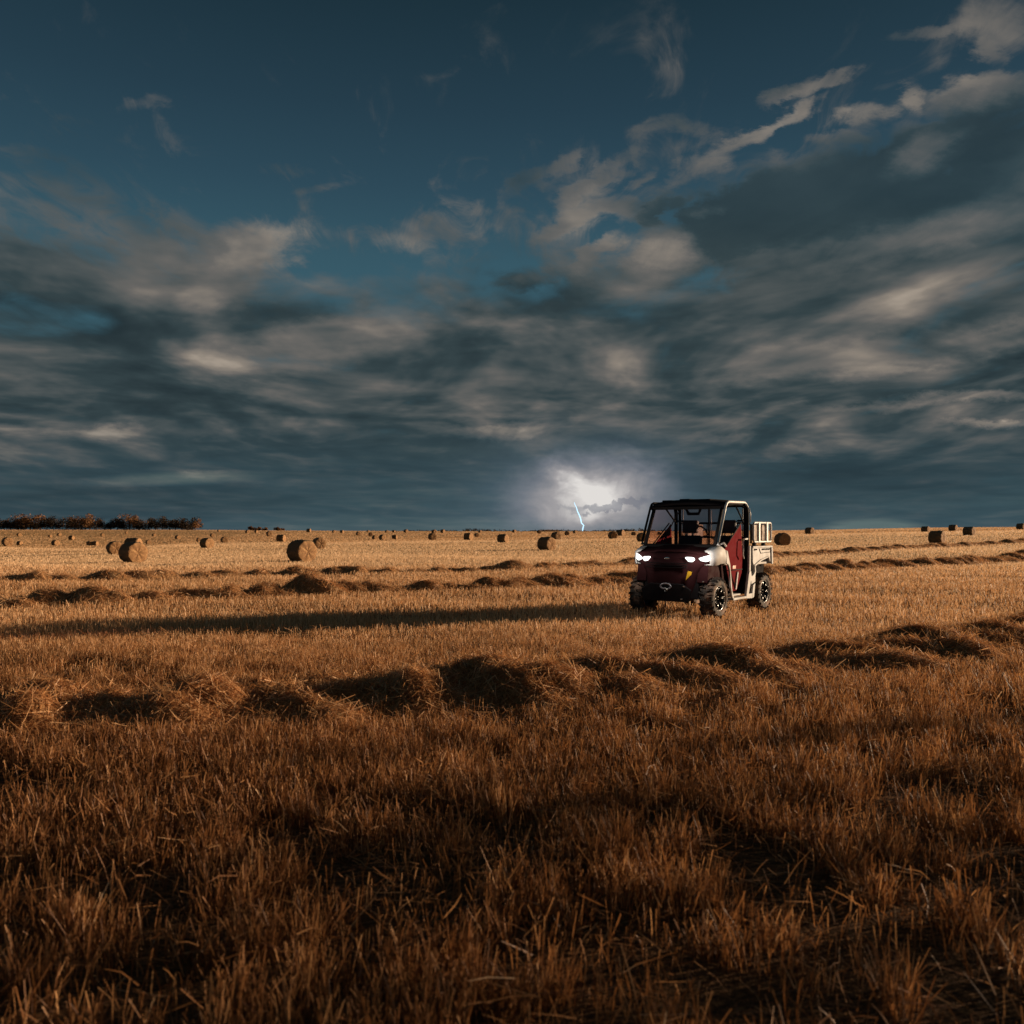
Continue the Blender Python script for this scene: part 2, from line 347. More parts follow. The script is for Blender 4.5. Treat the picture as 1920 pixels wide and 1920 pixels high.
def build_ground():
    rad = np.concatenate([[0.0], np.exp(np.linspace(math.log(0.4), math.log(9000), 230))])
    th = np.concatenate([np.linspace(-50, 50, 240), np.linspace(52, 308, 90)]) * math.pi / 180
    X = rad[:, None] * np.sin(th); Y = rad[:, None] * np.cos(th)
    Z = ground_z(X, Y).reshape(X.shape)
    n, k = X.shape
    idx = np.arange(n * k).reshape(n, k); nx = np.roll(idx, -1, 1)
    fc = np.stack([idx[:-1], nx[:-1], nx[1:], idx[1:]], -1).reshape(-1, 4)[:, ::-1]
    me = quads_mesh('field', np.stack([X, Y, Z], -1), fc, smooth=True)
    m, T, b, out = material('stubble_soil')
    geo = T.node('ShaderNodeNewGeometry'); pos = geo.outputs['Position']
    sp = T.node('ShaderNodeSeparateXYZ'); T.l.new(pos, sp.inputs[0])
    n1 = T.noise(T.mapping(pos, (0,0,0), (0,0,.7), (1, 2.2, 1)), 19, 8, 0.78); n2 = T.noise(T.mapping(pos, (0,0,0), (0,0,R(-20)), (0.02, 0.16, 1)), 1.0, 5, 0.6)
    soil = T.ramp(n1, [(0.35, (0.022, 0.014, 0.010)), (0.5, (0.09, 0.042, 0.017)), (0.65, (0.28, 0.14, 0.055))])
    strw = T.mix(T.mapr(sp.outputs[1], 125, 150), T.ramp(n2, [(0.3, (0.42, 0.26, 0.12)), (0.55, (0.58, 0.39, 0.19)), (0.7, (0.48, 0.30, 0.14))]), T.ramp(n2, [(0.3, (0.36, 0.20, 0.085)), (0.55, (0.48, 0.29, 0.13)), (0.7, (0.42, 0.24, 0.10))]))
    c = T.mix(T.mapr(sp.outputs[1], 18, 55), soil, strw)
    T.put(b.inputs['Base Color'], c); b.inputs['Roughness'].default_value = 0.95; b.inputs['Specular IOR Level'].default_value = 0.1
    bp = T.node('ShaderNodeBump'); bp.inputs['Strength'].default_value = 1.0; bp.inputs['Distance'].default_value = 0.12
    T.put(bp.inputs['Height'], T.noise(pos, 5, 6, 0.7)); T.l.new(bp.outputs[0], b.inputs['Normal'])
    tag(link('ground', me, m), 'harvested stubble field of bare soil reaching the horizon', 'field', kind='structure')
build_ground()

# ------------------------------------------------------------------ vehicle frame (needed to keep stalks out of it)
VO = np.array([3.318, 15.268]); VT = R(-37.4)
def veh_local(x, y):
    dx, dy = x - VO[0], y - VO[1]; c, s = math.cos(-VT), math.sin(-VT)
    return c * dx - s * dy, s * dx + c * dy

# ------------------------------------------------------------------ ribbons: stalks, leaves and straws
def vnoise(x, y, sc, seed):
    r = np.random.default_rng(seed); g = r.random((64, 64)); fx, fy = (x * sc) % 64, (y * sc) % 64
    ix, iy = fx.astype(int), fy.astype(int); tx, ty = fx - ix, fy - iy; tx = tx * tx * (3 - 2 * tx); ty = ty * ty * (3 - 2 * ty)
    jx, jy = (ix + 1) % 64, (iy + 1) % 64
    return (g[ix, iy] * (1 - tx) + g[jx, iy] * tx) * (1 - ty) + (g[ix, jy] * (1 - tx) + g[jx, jy] * tx) * ty
def ribbons(base, dirv, length, width, bend, az, taper=0.55):
    """base (N,3), dirv (N,3) unit, bend (N,3) added to the tip; three cross lines per ribbon"""
    N = len(base); side = np.stack([np.cos(az), np.sin(az), np.zeros(N)], -1)
    side -= (side * dirv).sum(1, keepdims=True) * dirv; side /= np.linalg.norm(side, axis=1, keepdims=True) + 1e-6
    P = []
    for t, w in ((0, 1.0), (0.55, 0.85), (1.0, taper)):
        c = base + dirv * (length * t)[:, None] + bend * (t * t)
        P += [c - side * (width * w / 2)[:, None], c + side * (width * w / 2)[:, None]]
    V = np.stack(P, 1); o = (np.arange(N) * 6)[:, None]
    Q = np.concatenate([o + np.array([0, 1, 3, 2]), o + np.array([2, 3, 5, 4])], 1).reshape(-1, 4)
    return V.reshape(-1, 3), Q
def unit(v): return v / (np.linalg.norm(v, axis=1, keepdims=True) + 1e-9)
def merge(parts):
    V, Q, A, n = [], [], [], 0
    for v, q, a in parts:
        V.append(v); Q.append(q + n); A.append(a); n += len(v)
    return np.concatenate(V), np.concatenate(Q), np.concatenate(A)

# rows of raked straw: centre lines on the field
ROWS = [
 dict(pts=[(-8.5,5.4),(-4.1,6.6),(-0.5,7.55),(3.15,9.15),(6.8,11.5),(11,15.2)], w=1.3, h=0.34, n=150000, sw=0.006, lab='nearest and largest windrow of raked straw, in front of the utility vehicle', step=0.045, bump=0.27),
 dict(pts=[(-17,12.4),(-9.8,16.4),(-4.4,19.6),(1.96,22.6),(8.6,28.5),(24,40.5),(34,49)], w=0.95, h=0.32, n=80000, sw=0.009, lab='middle windrow of raked straw running behind the front wheels of the utility vehicle', step=0.09, bump=0.34),
 dict(pts=[(-24,17.5),(-14,23.4),(-7.7,27.2),(0.8,31.5),(14,46),(41,69),(60,86)], w=0.8, h=0.22, n=40000, sw=0.014, lab='farthest windrow of raked straw, a thin dotted line at the edge of the pale stubble', step=0.13, bump=0.30),
]
def row_curve(pts):
    p = np.array(pts, float); out = []
    for i in range(len(p) - 1):
        p0, p1, p2, p3 = p[max(i-1,0)], p[i], p[i+1], p[min(i+2,len(p)-1)]
        for t in np.linspace(0, 1, 40, endpoint=False):
            out.append(0.5 * (2*p1 + (p2-p0)*t + (2*p0-5*p1+4*p2-p3)*t*t + (3*p1-p0-3*p2+p3)*t**3))
    out.append(p[-1]); return np.array(out)
for r_ in ROWS: r_['c'] = row_curve(r_['pts'])
def row_dist(x, y):
    """signed clearance to the nearest windrow, in half widths"""
    best = np.full(len(x), 9.0)
    for r in ROWS:
        c = r['c'][::4]
        for i in range(0, len(x), 40000):
            s = slice(i, i + 40000)
            dd = np.hypot(x[s, None] - c[:, 0], y[s, None] - c[:, 1]).min(1) / r['w']
            best[s] = np.minimum(best[s], dd)
    return best

STRAW = straw_mat('straw_stalk', [(0.0, (0.11, 0.041, 0.015)), (0.35, (0.32, 0.132, 0.044)), (0.65, (0.61, 0.315, 0.13)), (1.0, (0.84, 0.56, 0.33))], 0.38)
def frustum_pts(n, d0, d1, power):
    # log-uniform / linear mix of distances, a little wider than the view
    t = rng.random(n)
    d = d0 * (d1 / d0) ** t if power == 0 else (d0 ** power + t * (d1 ** power - d0 ** power)) ** (1 / power)
    uu = (rng.random(n) * 2 - 1) * 0.66
    x = uu * d + (rng.random(n) * 2 - 1) * 1.6
    return x, d
def clear_mask(x, y):
    lx, ly = veh_local(x, y)
    wheel = np.zeros(len(x), bool)
    for wx in (-0.66, 0.66):
        for wy in (-0.77, 1.23): wheel |= (np.abs(lx - wx) < 0.17) & (np.abs(ly - wy) < 0.27)
    return ~wheel, (np.abs(lx) < 0.8) & (np.abs(ly) < 1.6)
def build_stubble():
    parts = []
    # tufts close to the camera, each a bunch of cut stalks from one crown
    def tufts(nc, per, d0, d1, rad, hmin, hmax, wid, lean, power=2):
        cx, cy = frustum_pts(nc, d0, d1, power)
        keep = vnoise(cx, cy, 1.9, 5) * 0.45 + vnoise(cx, cy, 4.1, 6) * 0.55 > 0.33 + 0.12 * np.clip((6 - cy) / 4, 0, 1) + 0.10 * rng.random(nc)
        cx, cy = cx[keep], cy[keep]
        if not len(cx): return
        N = len(cx) * per; rep = lambda a: np.repeat(a, per)
        la = rng.random(len(cx)) * 6.283; ls = np.abs(rng.normal(0, lean, len(cx))); ch = 0.7 + 0.45 * rng.random(len(cx))
        ang = rng.random(N) * 6.283; rr = rad * np.sqrt(rng.random(N))
        x = rep(cx) + rr * np.cos(ang); y = rep(cy) + rr * np.sin(ang)
        dv = np.stack([rep(ls * np.cos(la)) + 0.22 * np.cos(ang) * rng.random(N) + rng.normal(0, .1, N), rep(ls * np.sin(la)) + 0.22 * np.sin(ang) * rng.random(N) + rng.normal(0, .1, N), np.ones(N)], -1)
        dv = unit(dv); ln = rep(ch) * (hmin + (hmax - hmin) * rng.random(N))
        bd = rng.normal(0, 0.08, (N, 3)) * ln[:, None] * 2; bd[:, 2] *= 0.3
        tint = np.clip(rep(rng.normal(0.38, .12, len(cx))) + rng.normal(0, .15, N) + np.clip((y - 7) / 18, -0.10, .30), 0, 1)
        finish(x, y, dv, ln, wid * (0.6 + 0.8 * rng.random(N)), bd, tint)
    def finish(x, y, dv, ln, wd, bd, tint, z0=-0.02, taper=0.6):
        ok, under = clear_mask(x, y); rd = row_dist(x, y)
        ok &= (rd > 0.75) | (rng.random(len(x)) < 0.25)
        ln = np.where(under, np.minimum(ln, 0.2), ln)
        x, y, dv, ln, wd, bd, tint = [a[ok] for a in (x, y, dv, ln, wd, bd, tint)]
        b = np.stack([x, y, ground_z(x, y) + z0], -1)
        v, q = ribbons(b, dv, ln, wd, bd, rng.random(len(x)) * 6.283, taper)
        parts.append((v, q, np.repeat(tint, 6)))
    tufts(13500, 20, 1.9, 11, 0.055, 0.07, 0.20, 0.0042, 0.14)
    tufts(14000, 9, 7, 24, 0.10, 0.07, 0.16, 0.0075, 0.14)
    # single stalks fill in
    def singles(n, d0, d1, hmin, hmax, wk, power=0, tb=0.0, lean=.13):
        x, y = frustum_pts(n, d0, d1, power)
        if d1 < 60:
            k = vnoise(x, y, 2.9, 8) > 0.16; x, y = x[k], y[k]
        n = len(x); dv = unit(np.stack([rng.normal(0, lean, n), rng.normal(0, lean, n), np.ones(n)], -1))
        ln = hmin + (hmax - hmin) * rng.random(n); wd = np.maximum(0.005, np.minimum(wk * y, 0.16)) * (0.6 + .8 * rng.random(n))
        band = vnoise(x * 0.35 - y * 0.1, y, 0.09, 21) - 0.5
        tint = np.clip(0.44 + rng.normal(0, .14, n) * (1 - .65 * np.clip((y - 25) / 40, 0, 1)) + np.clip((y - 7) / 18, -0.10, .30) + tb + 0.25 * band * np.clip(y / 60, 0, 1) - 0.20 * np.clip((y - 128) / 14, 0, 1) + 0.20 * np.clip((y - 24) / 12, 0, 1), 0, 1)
        finish(x, y, dv, ln, wd, rng.normal(0, .02, (n, 3)), tint, taper=0.8)
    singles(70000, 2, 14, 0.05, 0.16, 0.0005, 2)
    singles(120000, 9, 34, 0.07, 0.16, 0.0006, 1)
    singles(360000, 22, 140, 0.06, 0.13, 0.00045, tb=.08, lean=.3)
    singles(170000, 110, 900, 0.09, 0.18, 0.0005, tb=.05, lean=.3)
    # fallen leaves and broken straws lying over the stubble
    def litter(n, d0, d1, wid, lmin, lmax, zmax, power=2):
        x, y = frustum_pts(n, d0, d1, power); n = len(x); a = rng.random(n) * 6.283
        dv = unit(np.stack([np.cos(a), np.sin(a), rng.normal(0.1, .35, n)], -1)); ln = lmin + (lmax - lmin) * rng.random(n)
        bd = rng.normal(0, 0.22, (n, 3)) * ln[:, None]; bd[:, 2] -= 0.12 * ln
        ok, under = clear_mask(x, y); ok &= ~under
        z = ground_z(x, y) + zmax * rng.random(n) ** 1.3
        b = np.stack([x, y, z], -1)[ok]
        v, q = ribbons(b, dv[ok], ln[ok], wid * (0.6 + .9 * rng.random(ok.sum())), bd[ok], rng.random(ok.sum()) * 6.283, 0.35)
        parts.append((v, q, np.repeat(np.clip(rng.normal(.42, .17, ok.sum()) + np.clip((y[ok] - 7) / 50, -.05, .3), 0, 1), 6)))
    litter(30000, 1.9, 12, 0.0045, 0.05, 0.17, 0.14)
    litter(42000, 9, 30, 0.006, 0.06, 0.18, 0.11)
    V, Q, A = merge(parts)
    tag(link('straw_stubble', quads_mesh('straw_stubble', V, Q, {'tint': A}), STRAW), 'cut straw stubble covering the whole field', 'stubble', kind='stuff')
build_stubble()

def build_windrows():
    heap, T, b, out = material('straw_heap')
    tc = T.node('ShaderNodeNewGeometry').outputs['Position']
    n = T.noise(T.mapping(tc, (0,0,0), (0.3,0.2,0.5), (1, 1, 2.5)), 22, 6, 0.7)
    T.put(b.inputs['Base Color'], T.ramp(n, [(0.25, (0.12, 0.052, 0.018)), (0.5, (0.34, 0.16, 0.055)), (0.75, (0.58, 0.33, 0.13))])); b.inputs['Roughness'].default_value = 0.9
    bp = T.node('ShaderNodeBump'); bp.inputs['Strength'].default_value = 0.9; bp.inputs['Distance'].default_value = 0.05; T.put(bp.inputs['Height'], n); T.l.new(bp.outputs[0], b.inputs['Normal'])
    for ri, r in enumerate(ROWS):
        c = r['c']; seg = np.hypot(*np.diff(c, axis=0).T); s = np.concatenate([[0], np.cumsum(seg)]); L = s[-1]
        ns = int(L / r['step']); S = np.linspace(0, L, ns); cx, cy = np.interp(S, s, c[:, 0]), np.interp(S, s, c[:, 1])
        tx, ty = np.gradient(cx), np.gradient(cy); tn = np.hypot(tx, ty); tx, ty = tx / tn, ty / tn
        nt = 37; tt = np.linspace(-1.25, 1.25, nt)
        g = np.random.default_rng(100 + ri)
        nb = int(L * 11 / (1 + .4 * ri)); bs, bt, br, bh = g.random(nb) * L, g.normal(0, .42, nb) * r['w'], (0.08 + 0.20 * g.random(nb) ** 1.8) * (1 + .35 * ri), 0
        bh = r['bump'] * (br / (.31 * (1 + .35 * ri))) ** .7 * (0.35 + 0.65 * g.random(nb))
        sk = g.normal(.35, .3, nb); el = 1.2 + 1.3 * g.random(nb)
        hh = np.zeros((ns, nt)); off = tt * r['w']
        for k in range(nb):
            i0, i1 = np.searchsorted(S, [bs[k] - 4 * br[k], bs[k] + 4 * br[k]])
            if i1 <= i0: continue
            e = np.exp(-(((S[i0:i1, None] - bs[k] + sk[k] * (off[None] - bt[k])) / br[k]) ** 2 + ((off[None] - bt[k]) / (br[k] * el[k])) ** 2) ** 1.4)
            hh[i0:i1] = np.maximum(hh[i0:i1], bh[k] * e) + 0.2 * bh[k] * e
        prof = np.clip(1 - np.abs(tt) ** 2.2, 0, 1)
        mod = 0.55 + 0.45 * vnoise(S, S * 0 + 3.3, 0.45, 40 + ri)
        Hh = (0.38 * r['h'] * mod[:, None] + hh * (0.55 + 0.45 * mod[:, None])) * prof[None] - 0.03
        X = cx[:, None] - ty[:, None] * off; Y = cy[:, None] + tx[:, None] * off
        Z = ground_z(X, Y).reshape(X.shape) + Hh
        lx, ly = veh_local(X, Y)
        Vm = np.stack([X, Y, Z], -1).reshape(-1, 3); idx = np.arange(ns * nt).reshape(ns, nt)
        Qm = np.stack([idx[:-1, :-1], idx[1:, :-1], idx[1:, 1:], idx[:-1, 1:]], -1).reshape(-1, 4)[:, ::-1]
        # straws thrown over it
        n = r['n']; si = g.random(n) * L; ti = np.clip(g.normal(0, .6, n), -1.24, 1.24)
        fi, fj = si / L * (ns - 1), (ti + 1.25) / 2.5 * (nt - 1); ii, jj = np.minimum(fi.astype(int), ns - 2), np.minimum(fj.astype(int), nt - 2)
        P = Vm.reshape(ns, nt, 3); a_, b_ = (fi - ii)[:, None], (fj - jj)[:, None]
        p = P[ii, jj] * (1 - a_) * (1 - b_) + P[ii + 1, jj] * a_ * (1 - b_) + P[ii, jj + 1] * (1 - a_) * b_ + P[ii + 1, jj + 1] * a_ * b_
        nrm = unit(np.cross(P[ii + 1, jj] - P[ii, jj], P[ii, jj + 1] - P[ii, jj])); nrm *= np.sign(nrm[:, 2:3] + 1e-9)
        al = g.random(n) * 6.283; dv = np.stack([np.cos(al), np.sin(al), g.normal(0, .25, n)], -1)
        dv -= (dv * nrm).sum(1, keepdims=True) * nrm * 0.9; dv = unit(dv + nrm * g.normal(0.10, .28, n)[:, None])
        ln = 0.07 + 0.25 * g.random(n) ** 1.4 if ri == 0 else 0.08 + 0.24 * g.random(n)
        bd = g.normal(0, .16, (n, 3)) * ln[:, None]; bd[:, 2] -= 0.08 * ln
        v, q = ribbons(p + nrm * (0.005 + 0.03 * g.random(n))[:, None] - dv * (ln * .5)[:, None], dv, ln, r['sw'] * (0.6 + .9 * g.random(n)), bd, g.random(n) * 6.283, 0.6)
        tint = np.clip(g.normal(.56 + .05 * ri, .18, n), 0, 1)
        Va = np.concatenate([Vm, v]); Qa = np.concatenate([Qm, q + len(Vm)]); A = np.concatenate([np.zeros(len(Vm)) + .3, np.repeat(tint, 6)])
        mi = np.concatenate([np.zeros(len(Qm)), np.ones(len(q))])
        me = quads_mesh('windrow', Va, Qa, {'tint': A}, mat_idx=mi)
        tag(link('straw_windrow', me, [heap, STRAW]), r['lab'], 'windrow', 'windrows of raked straw across the field')
build_windrows()

# ------------------------------------------------------------------ small mesh builder
class MB:
    def __init__(s): s.bm = bmesh.new()
    def poly(s, pts): return s.bm.faces.new([s.bm.verts.new(p) for p in pts])
    def box(s, x0, x1, y0, y1, z0, z1):
        v = [s.bm.verts.new((x, y, z)) for x in (x0, x1) for y in (y0, y1) for z in (z0, z1)]
        for f in ((0,1,3,2),(4,6,7,5),(0,4,5,1),(2,3,7,6),(0,2,6,4),(1,5,7,3)): s.bm.faces.new([v[i] for i in f])
        return s
    def prism(s, pts, axis, a, b, inset=0.0):
        """extrude a polygon given in the two other axes from a to b; inset shrinks the b end towards its middle"""
        n = len(pts); mx = sum(p[0] for p in pts) / n; my = sum(p[1] for p in pts) / n
        def co(p, t, k):
            p = (mx + (p[0] - mx) * (1 - k), my + (p[1] - my) * (1 - k))
            return (t, p[0], p[1]) if axis == 'x' else (p[0], t, p[1]) if axis == 'y' else (p[0], p[1], t)
        A = [s.bm.verts.new(co(p, a, 0)) for p in pts]; B = [s.bm.verts.new(co(p, b, inset)) for p in pts]
        s.bm.faces.new(A); s.bm.faces.new(B[::-1])
        for i in range(n): s.bm.faces.new([A[i], B[i], B[(i+1) % n], A[(i+1) % n]])
        return s
    def tube(s, path, r, n=8, closed=False, flat=None):
        path = [Vector(p) for p in path]; m = len(path); rings = []
        for i, p in enumerate(path):
            a = path[i-1] if (i > 0 or closed) else p; b = path[(i+1) % m] if (i < m-1 or closed) else p
            t = (b - a).normalized(); up = Vector((0,0,1)) if abs(t.z) < 0.9 else Vector((0,1,0))
            sx = t.cross(up).normalized(); sy = sx.cross(t).normalized()
            rr = r[i] if isinstance(r, (list, tuple)) else r
            rings.append([s.bm.verts.new(p + (sx * math.cos(6.2832*k/n) + sy * math.sin(6.2832*k/n)) * rr) for k in range(n)])
        for i in range(m if closed else m-1):
            A, B = rings[i], rings[(i+1) % m]
            for k in range(n): s.bm.faces.new([A[k], A[(k+1) % n], B[(k+1) % n], B[k]])
        if not closed: s.bm.faces.new(rings[0][::-1]); s.bm.faces.new(rings[-1])
        return s
    def lathe(s, prof, n=32, axis='x', closed=False):
        """profile of (along axis, radius)"""
        rings = []
        for a, r in prof:
            ring = []
            for k in range(n):
                c, d = r * math.cos(6.2832*k/n), r * math.sin(6.2832*k/n)
                ring.append(s.bm.verts.new((a, c, d) if axis == 'x' else (c, a, d) if axis == 'y' else (c, d, a)))
            rings.append(ring)
        m = len(rings)
        for i in range(m if closed else m-1):
            A, B = rings[i], rings[(i+1) % m]
            for k in range(n): s.bm.faces.new([A[k], A[(k+1) % n], B[(k+1) % n], B[k]])
        if not closed:
            if prof[0][1] > 1e-4: s.bm.faces.new(rings[0][::-1])
            if prof[-1][1] > 1e-4: s.bm.faces.new(rings[-1])
        return s
    def grid(s, P):
        """P: rows of points, a lofted sheet"""
        V = [[s.bm.verts.new(p) for p in row] for row in P]
        for i in range(len(V)-1):
            for j in range(len(V[0])-1): s.bm.faces.new([V[i][j], V[i+1][j], V[i+1][j+1], V[i][j+1]])
        return s
    def build(s, name, mat, parent=None, bevel=0.0, smooth=False, solid=0.0, sub=0):
        bmesh.ops.remove_doubles(s.bm, verts=s.bm.verts, dist=1e-5)
        bmesh.ops.recalc_face_normals(s.bm, faces=s.bm.faces)
        me = bpy.data.meshes.new(name); s.bm.to_mesh(me); s.bm.free()
        o = link(name, me, mat, parent)
        if solid:
            k = o.modifiers.new('solid', 'SOLIDIFY'); k.thickness = solid; k.offset = -1
        if bevel:
            k = o.modifiers.new('bevel', 'BEVEL'); k.width = bevel; k.segments = 2; k.limit_method = 'ANGLE'; k.angle_limit = R(35)
        if sub:
            k = o.modifiers.new('sub', 'SUBSURF'); k.levels = k.render_levels = sub
        if smooth:
            for p in me.polygons: p.use_smooth = True
        return o

# ------------------------------------------------------------------ trees
def leaf_mat(name, stops):
    m, T, b, out = material(name)
    a = T.node('ShaderNodeAttribute', attribute_name='tint'); col = T.ramp(a.outputs['Fac'], stops)
    T.put(b.inputs['Base Color'], col); b.inputs['Roughness'].default_value = 0.7; b.inputs['Specular IOR Level'].default_value = 0.2
    tr = T.node('ShaderNodeBsdfTranslucent'); T.put(tr.inputs[0], col); mx = T.node('ShaderNodeMixShader'); mx.inputs[0].default_value = 0.2
    T.l.new(b.outputs[0], mx.inputs[1]); T.l.new(tr.outputs[0], mx.inputs[2]); T.l.new(mx.outputs[0], out.inputs[0])
    return m
LEAF_DARK = leaf_mat('foliage_dark', [(0, (0.012, 0.011, 0.008)), (0.6, (0.045, 0.028, 0.016)), (1, (0.10, 0.05, 0.022))])
LEAF_RUST = leaf_mat('foliage_rust', [(0, (0.10, 0.045, 0.020)), (0.5, (0.26, 0.125, 0.05)), (1, (0.38, 0.20, 0.085))])
LEAF_PALE = leaf_mat('foliage_pale', [(0, (0.20, 0.11, 0.05)), (1, (0.42, 0.27, 0.14))])
BARK = plain('bark', (0.06, 0.04, 0.03), 0.9, bump=0.4)
def crown_mesh(seed, w, h, z0, n, leaf):
    g = np.random.default_rng(seed); nl = 9
    cen = np.stack([g.normal(0, .26, nl) * w, g.normal(0, .26, nl) * w, z0 + h * (0.18 + 0.62 * g.random(nl))], -1); rad = (0.20 + 0.16 * g.random(nl)) * min(w, h)
    cen[0] = (0, 0, z0 + h * .45); rad[0] = .38 * min(w, h)
    k = g.integers(0, nl, n); v = unit(g.normal(0, 1, (n, 3))); p = cen[k] + v * (rad[k] * (0.55 + 0.5 * g.random(n)))[:, None]
    a = unit(g.normal(0, 1, (n, 3))); b = unit(np.cross(a, g.normal(0, 1, (n, 3)))); s = (leaf * (0.6 + .8 * g.random(n)))[:, None]
    V = np.stack([p - a * s, p + b * s * .7, p + a * s, p - b * s * .7], 1).reshape(-1, 3)
    t = np.repeat(np.clip(0.45 + g.normal(0, .2, n) + (g.random(nl)[k] - .5) * .4, 0, 1), 4)
    return V, np.arange(n * 4).reshape(-1, 4), t
def make_tree(seed, w, h, leafmat, name='autumn_tree', low=0.02):
    t = empty(name)
    V, Q, A = crown_mesh(seed, w, h * (0.98 - low), h * low, 900, 0.30)
    link('crown', quads_mesh('crown', V, Q, {'tint': A}), leafmat, t)
    mb = MB(); mb.tube([(0,0,-0.2), (0.05,0,h*.3), (0.1,0.05,h*.75)], [h*.03, h*.022, h*.008])
    rr = random.Random(seed)
    for k in range(5):
        a = rr.random() * 6.28; z = h * (.2 + .09 * k); mb.tube([(0.04,0,z), (math.cos(a)*w*.18, math.sin(a)*w*.18, z+h*.15), (math.cos(a)*w*.3, math.sin(a)*w*.3, z+h*.26)], [h*.012, h*.008, h*.003], 6)
    mb.build('trunk', BARK, t, smooth=True)
    return t
def copy_tree(o, parent=None):
    c = o.copy(); C.objects.link(c)
    if parent: c.parent = parent
    for ch in list(o.children): copy_tree(ch, c)
    return c
def build_trees():
    D = 520.0; unit_px = D / F
    protoD = [make_tree(s, 8.0, 7.0, LEAF_DARK) for s in (1, 2, 3)]; protoR = [make_tree(s, 7.0, 9.0, LEAF_RUST) for s in (11, 12)]
    used = set()
    # (px, height px, width px, kind, label)
    dark = 'dark leafless looking tree packed in the low tree belt at left'
    lst = [(57,26,34,'r','left orange tree crown rising above the dark tree belt'),(139,23,15,'r','smaller orange tree, left one of the middle pair in the tree belt'),(160,27,24,'r','tall orange tree, right one of the middle pair in the tree belt'),
           (243,26,20,'r','single orange tree standing tallest in the right half of the tree belt'),(366,19,15,'r','low orange tree at the right end of the tree belt'),(35,20,22,'r','dull orange tree left of the leftmost orange crown'),(260,17,16,'r','short rusty tree just right of the tallest orange tree in the right half')]
    for px in (-40,-22,-6,8,20,32,46,62,76,88,100,113,126,141,154,168,181,196,208,220,232,250,268,280,292,304,318,329,341,352,361): lst.append((px, random.uniform(15, 21), random.uniform(18, 28), 'd', dark))
    for px, hp, wp, k, lab in lst:
        i = random.randrange(3 if k == 'd' else 2); pr = (protoD if k == 'd' else protoR)[i]; key = (k, i)
        t = pr if key not in used else copy_tree(pr); used.add(key)
        D_ = D + (random.uniform(-14, 14) if k == 'd' else -10)
        x = (px - 960) / F * D_; h0, w0 = (7.0, 8.0) if k == 'd' else (9.0, 7.0)
        t.location = (x, D_, float(ground_z(x, D_)[0]) - 0.3); t.rotation_euler[2] = random.uniform(0, 6.28)
        sz = hp * D_ / F / h0 * 1.25; sw = wp * D_ / F / w0 * 1.35; t.scale = (sw, sw, sz)
        tag(t, lab, 'tree', 'trees of the belt on the left skyline')
    pb = make_tree(31, 5.0, 3.0, LEAF_RUST, 'skyline_bush', 0.0)
    first = True
    for px, hp, wp, lab in ((473,8,10,'left orange bush of the small clump on the skyline right of the tree belt'),(483,7,9,'middle orange bush of the small clump on the skyline right of the tree belt'),(496,6.5,9,'right orange bush of the small clump on the skyline right of the tree belt'),(523,7,13,'lone low orange bush on the skyline left of the largest bale')):
        t = pb if first else copy_tree(pb); first = False
        D_ = 640; x = (px - 960) / F * D_
        t.location = (x, D_, float(ground_z(x, D_)[0]) - 1.1); t.rotation_euler[2] = px; s = wp * D_ / F / 5 * 1.3; t.scale = (s, s, hp * D_ / F / 3 * 1.3); tag(t, lab, 'bush', 'orange bushes on the skyline')
    # far woods: one mass of tiny crowns beyond the crest
    g = np.random.default_rng(5); D_ = 1300.0; Vs, Qs, As, n0 = [], [], [], 0
    for i in range(330):
        px = g.uniform(690, 1470); bumpy = 2.2 + 2.6 * math.exp(-((px - 885) / 26) ** 2) + 2.4 * math.exp(-((px - 1195) / 32) ** 2) + 0.8 * math.sin(px * .05)
        if px < 820: bumpy -= 1.2
        hh = max(1.0, bumpy + g.normal(0, .5)); dd = D_ + g.uniform(-60, 60); x = (px - 960) / F * dd; base = CAM_Z - 4.5 * dd / F - 3
        V, Q, A = crown_mesh(1000 + i, 9, hh * dd / F + 4, 0, 60, 0.9)
        Vs.append(V + np.array([x, dd, base])); Qs.append(Q + n0); As.append(A); n0 += len(V)
    tag(link('distant_woods', quads_mesh('distant_woods', np.concatenate(Vs), np.concatenate(Qs), {'tint': np.concatenate(As)}), LEAF_DARK), 'dark line of far woods along the middle of the horizon', 'woods', kind='stuff')
    Vs, Qs, As, n0 = [], [], [], 0
    for i in range(26):
        px = g.uniform(1014, 1052); dd = 660 + g.uniform(-6, 6); x = (px - 960) / F * dd
        V, Q, A = crown_mesh(2000 + i, 2.2, (2.0 + 2.6 * (1 - abs(px - 1030) / 24)) * dd / F, 0, 60, 0.28); Vs.append(V + np.array([x, dd, float(ground_z(x, dd)[0]) - .1])); Qs.append(Q + n0); As.append(A); n0 += len(V)
    tag(link('skyline_scrub', quads_mesh('skyline_scrub', np.concatenate(Vs), np.concatenate(Qs), {'tint': np.concatenate(As)}), LEAF_PALE), 'low pale scrub patch on the skyline above the big bale left of the lightning', 'scrub', kind='stuff')
build_trees()

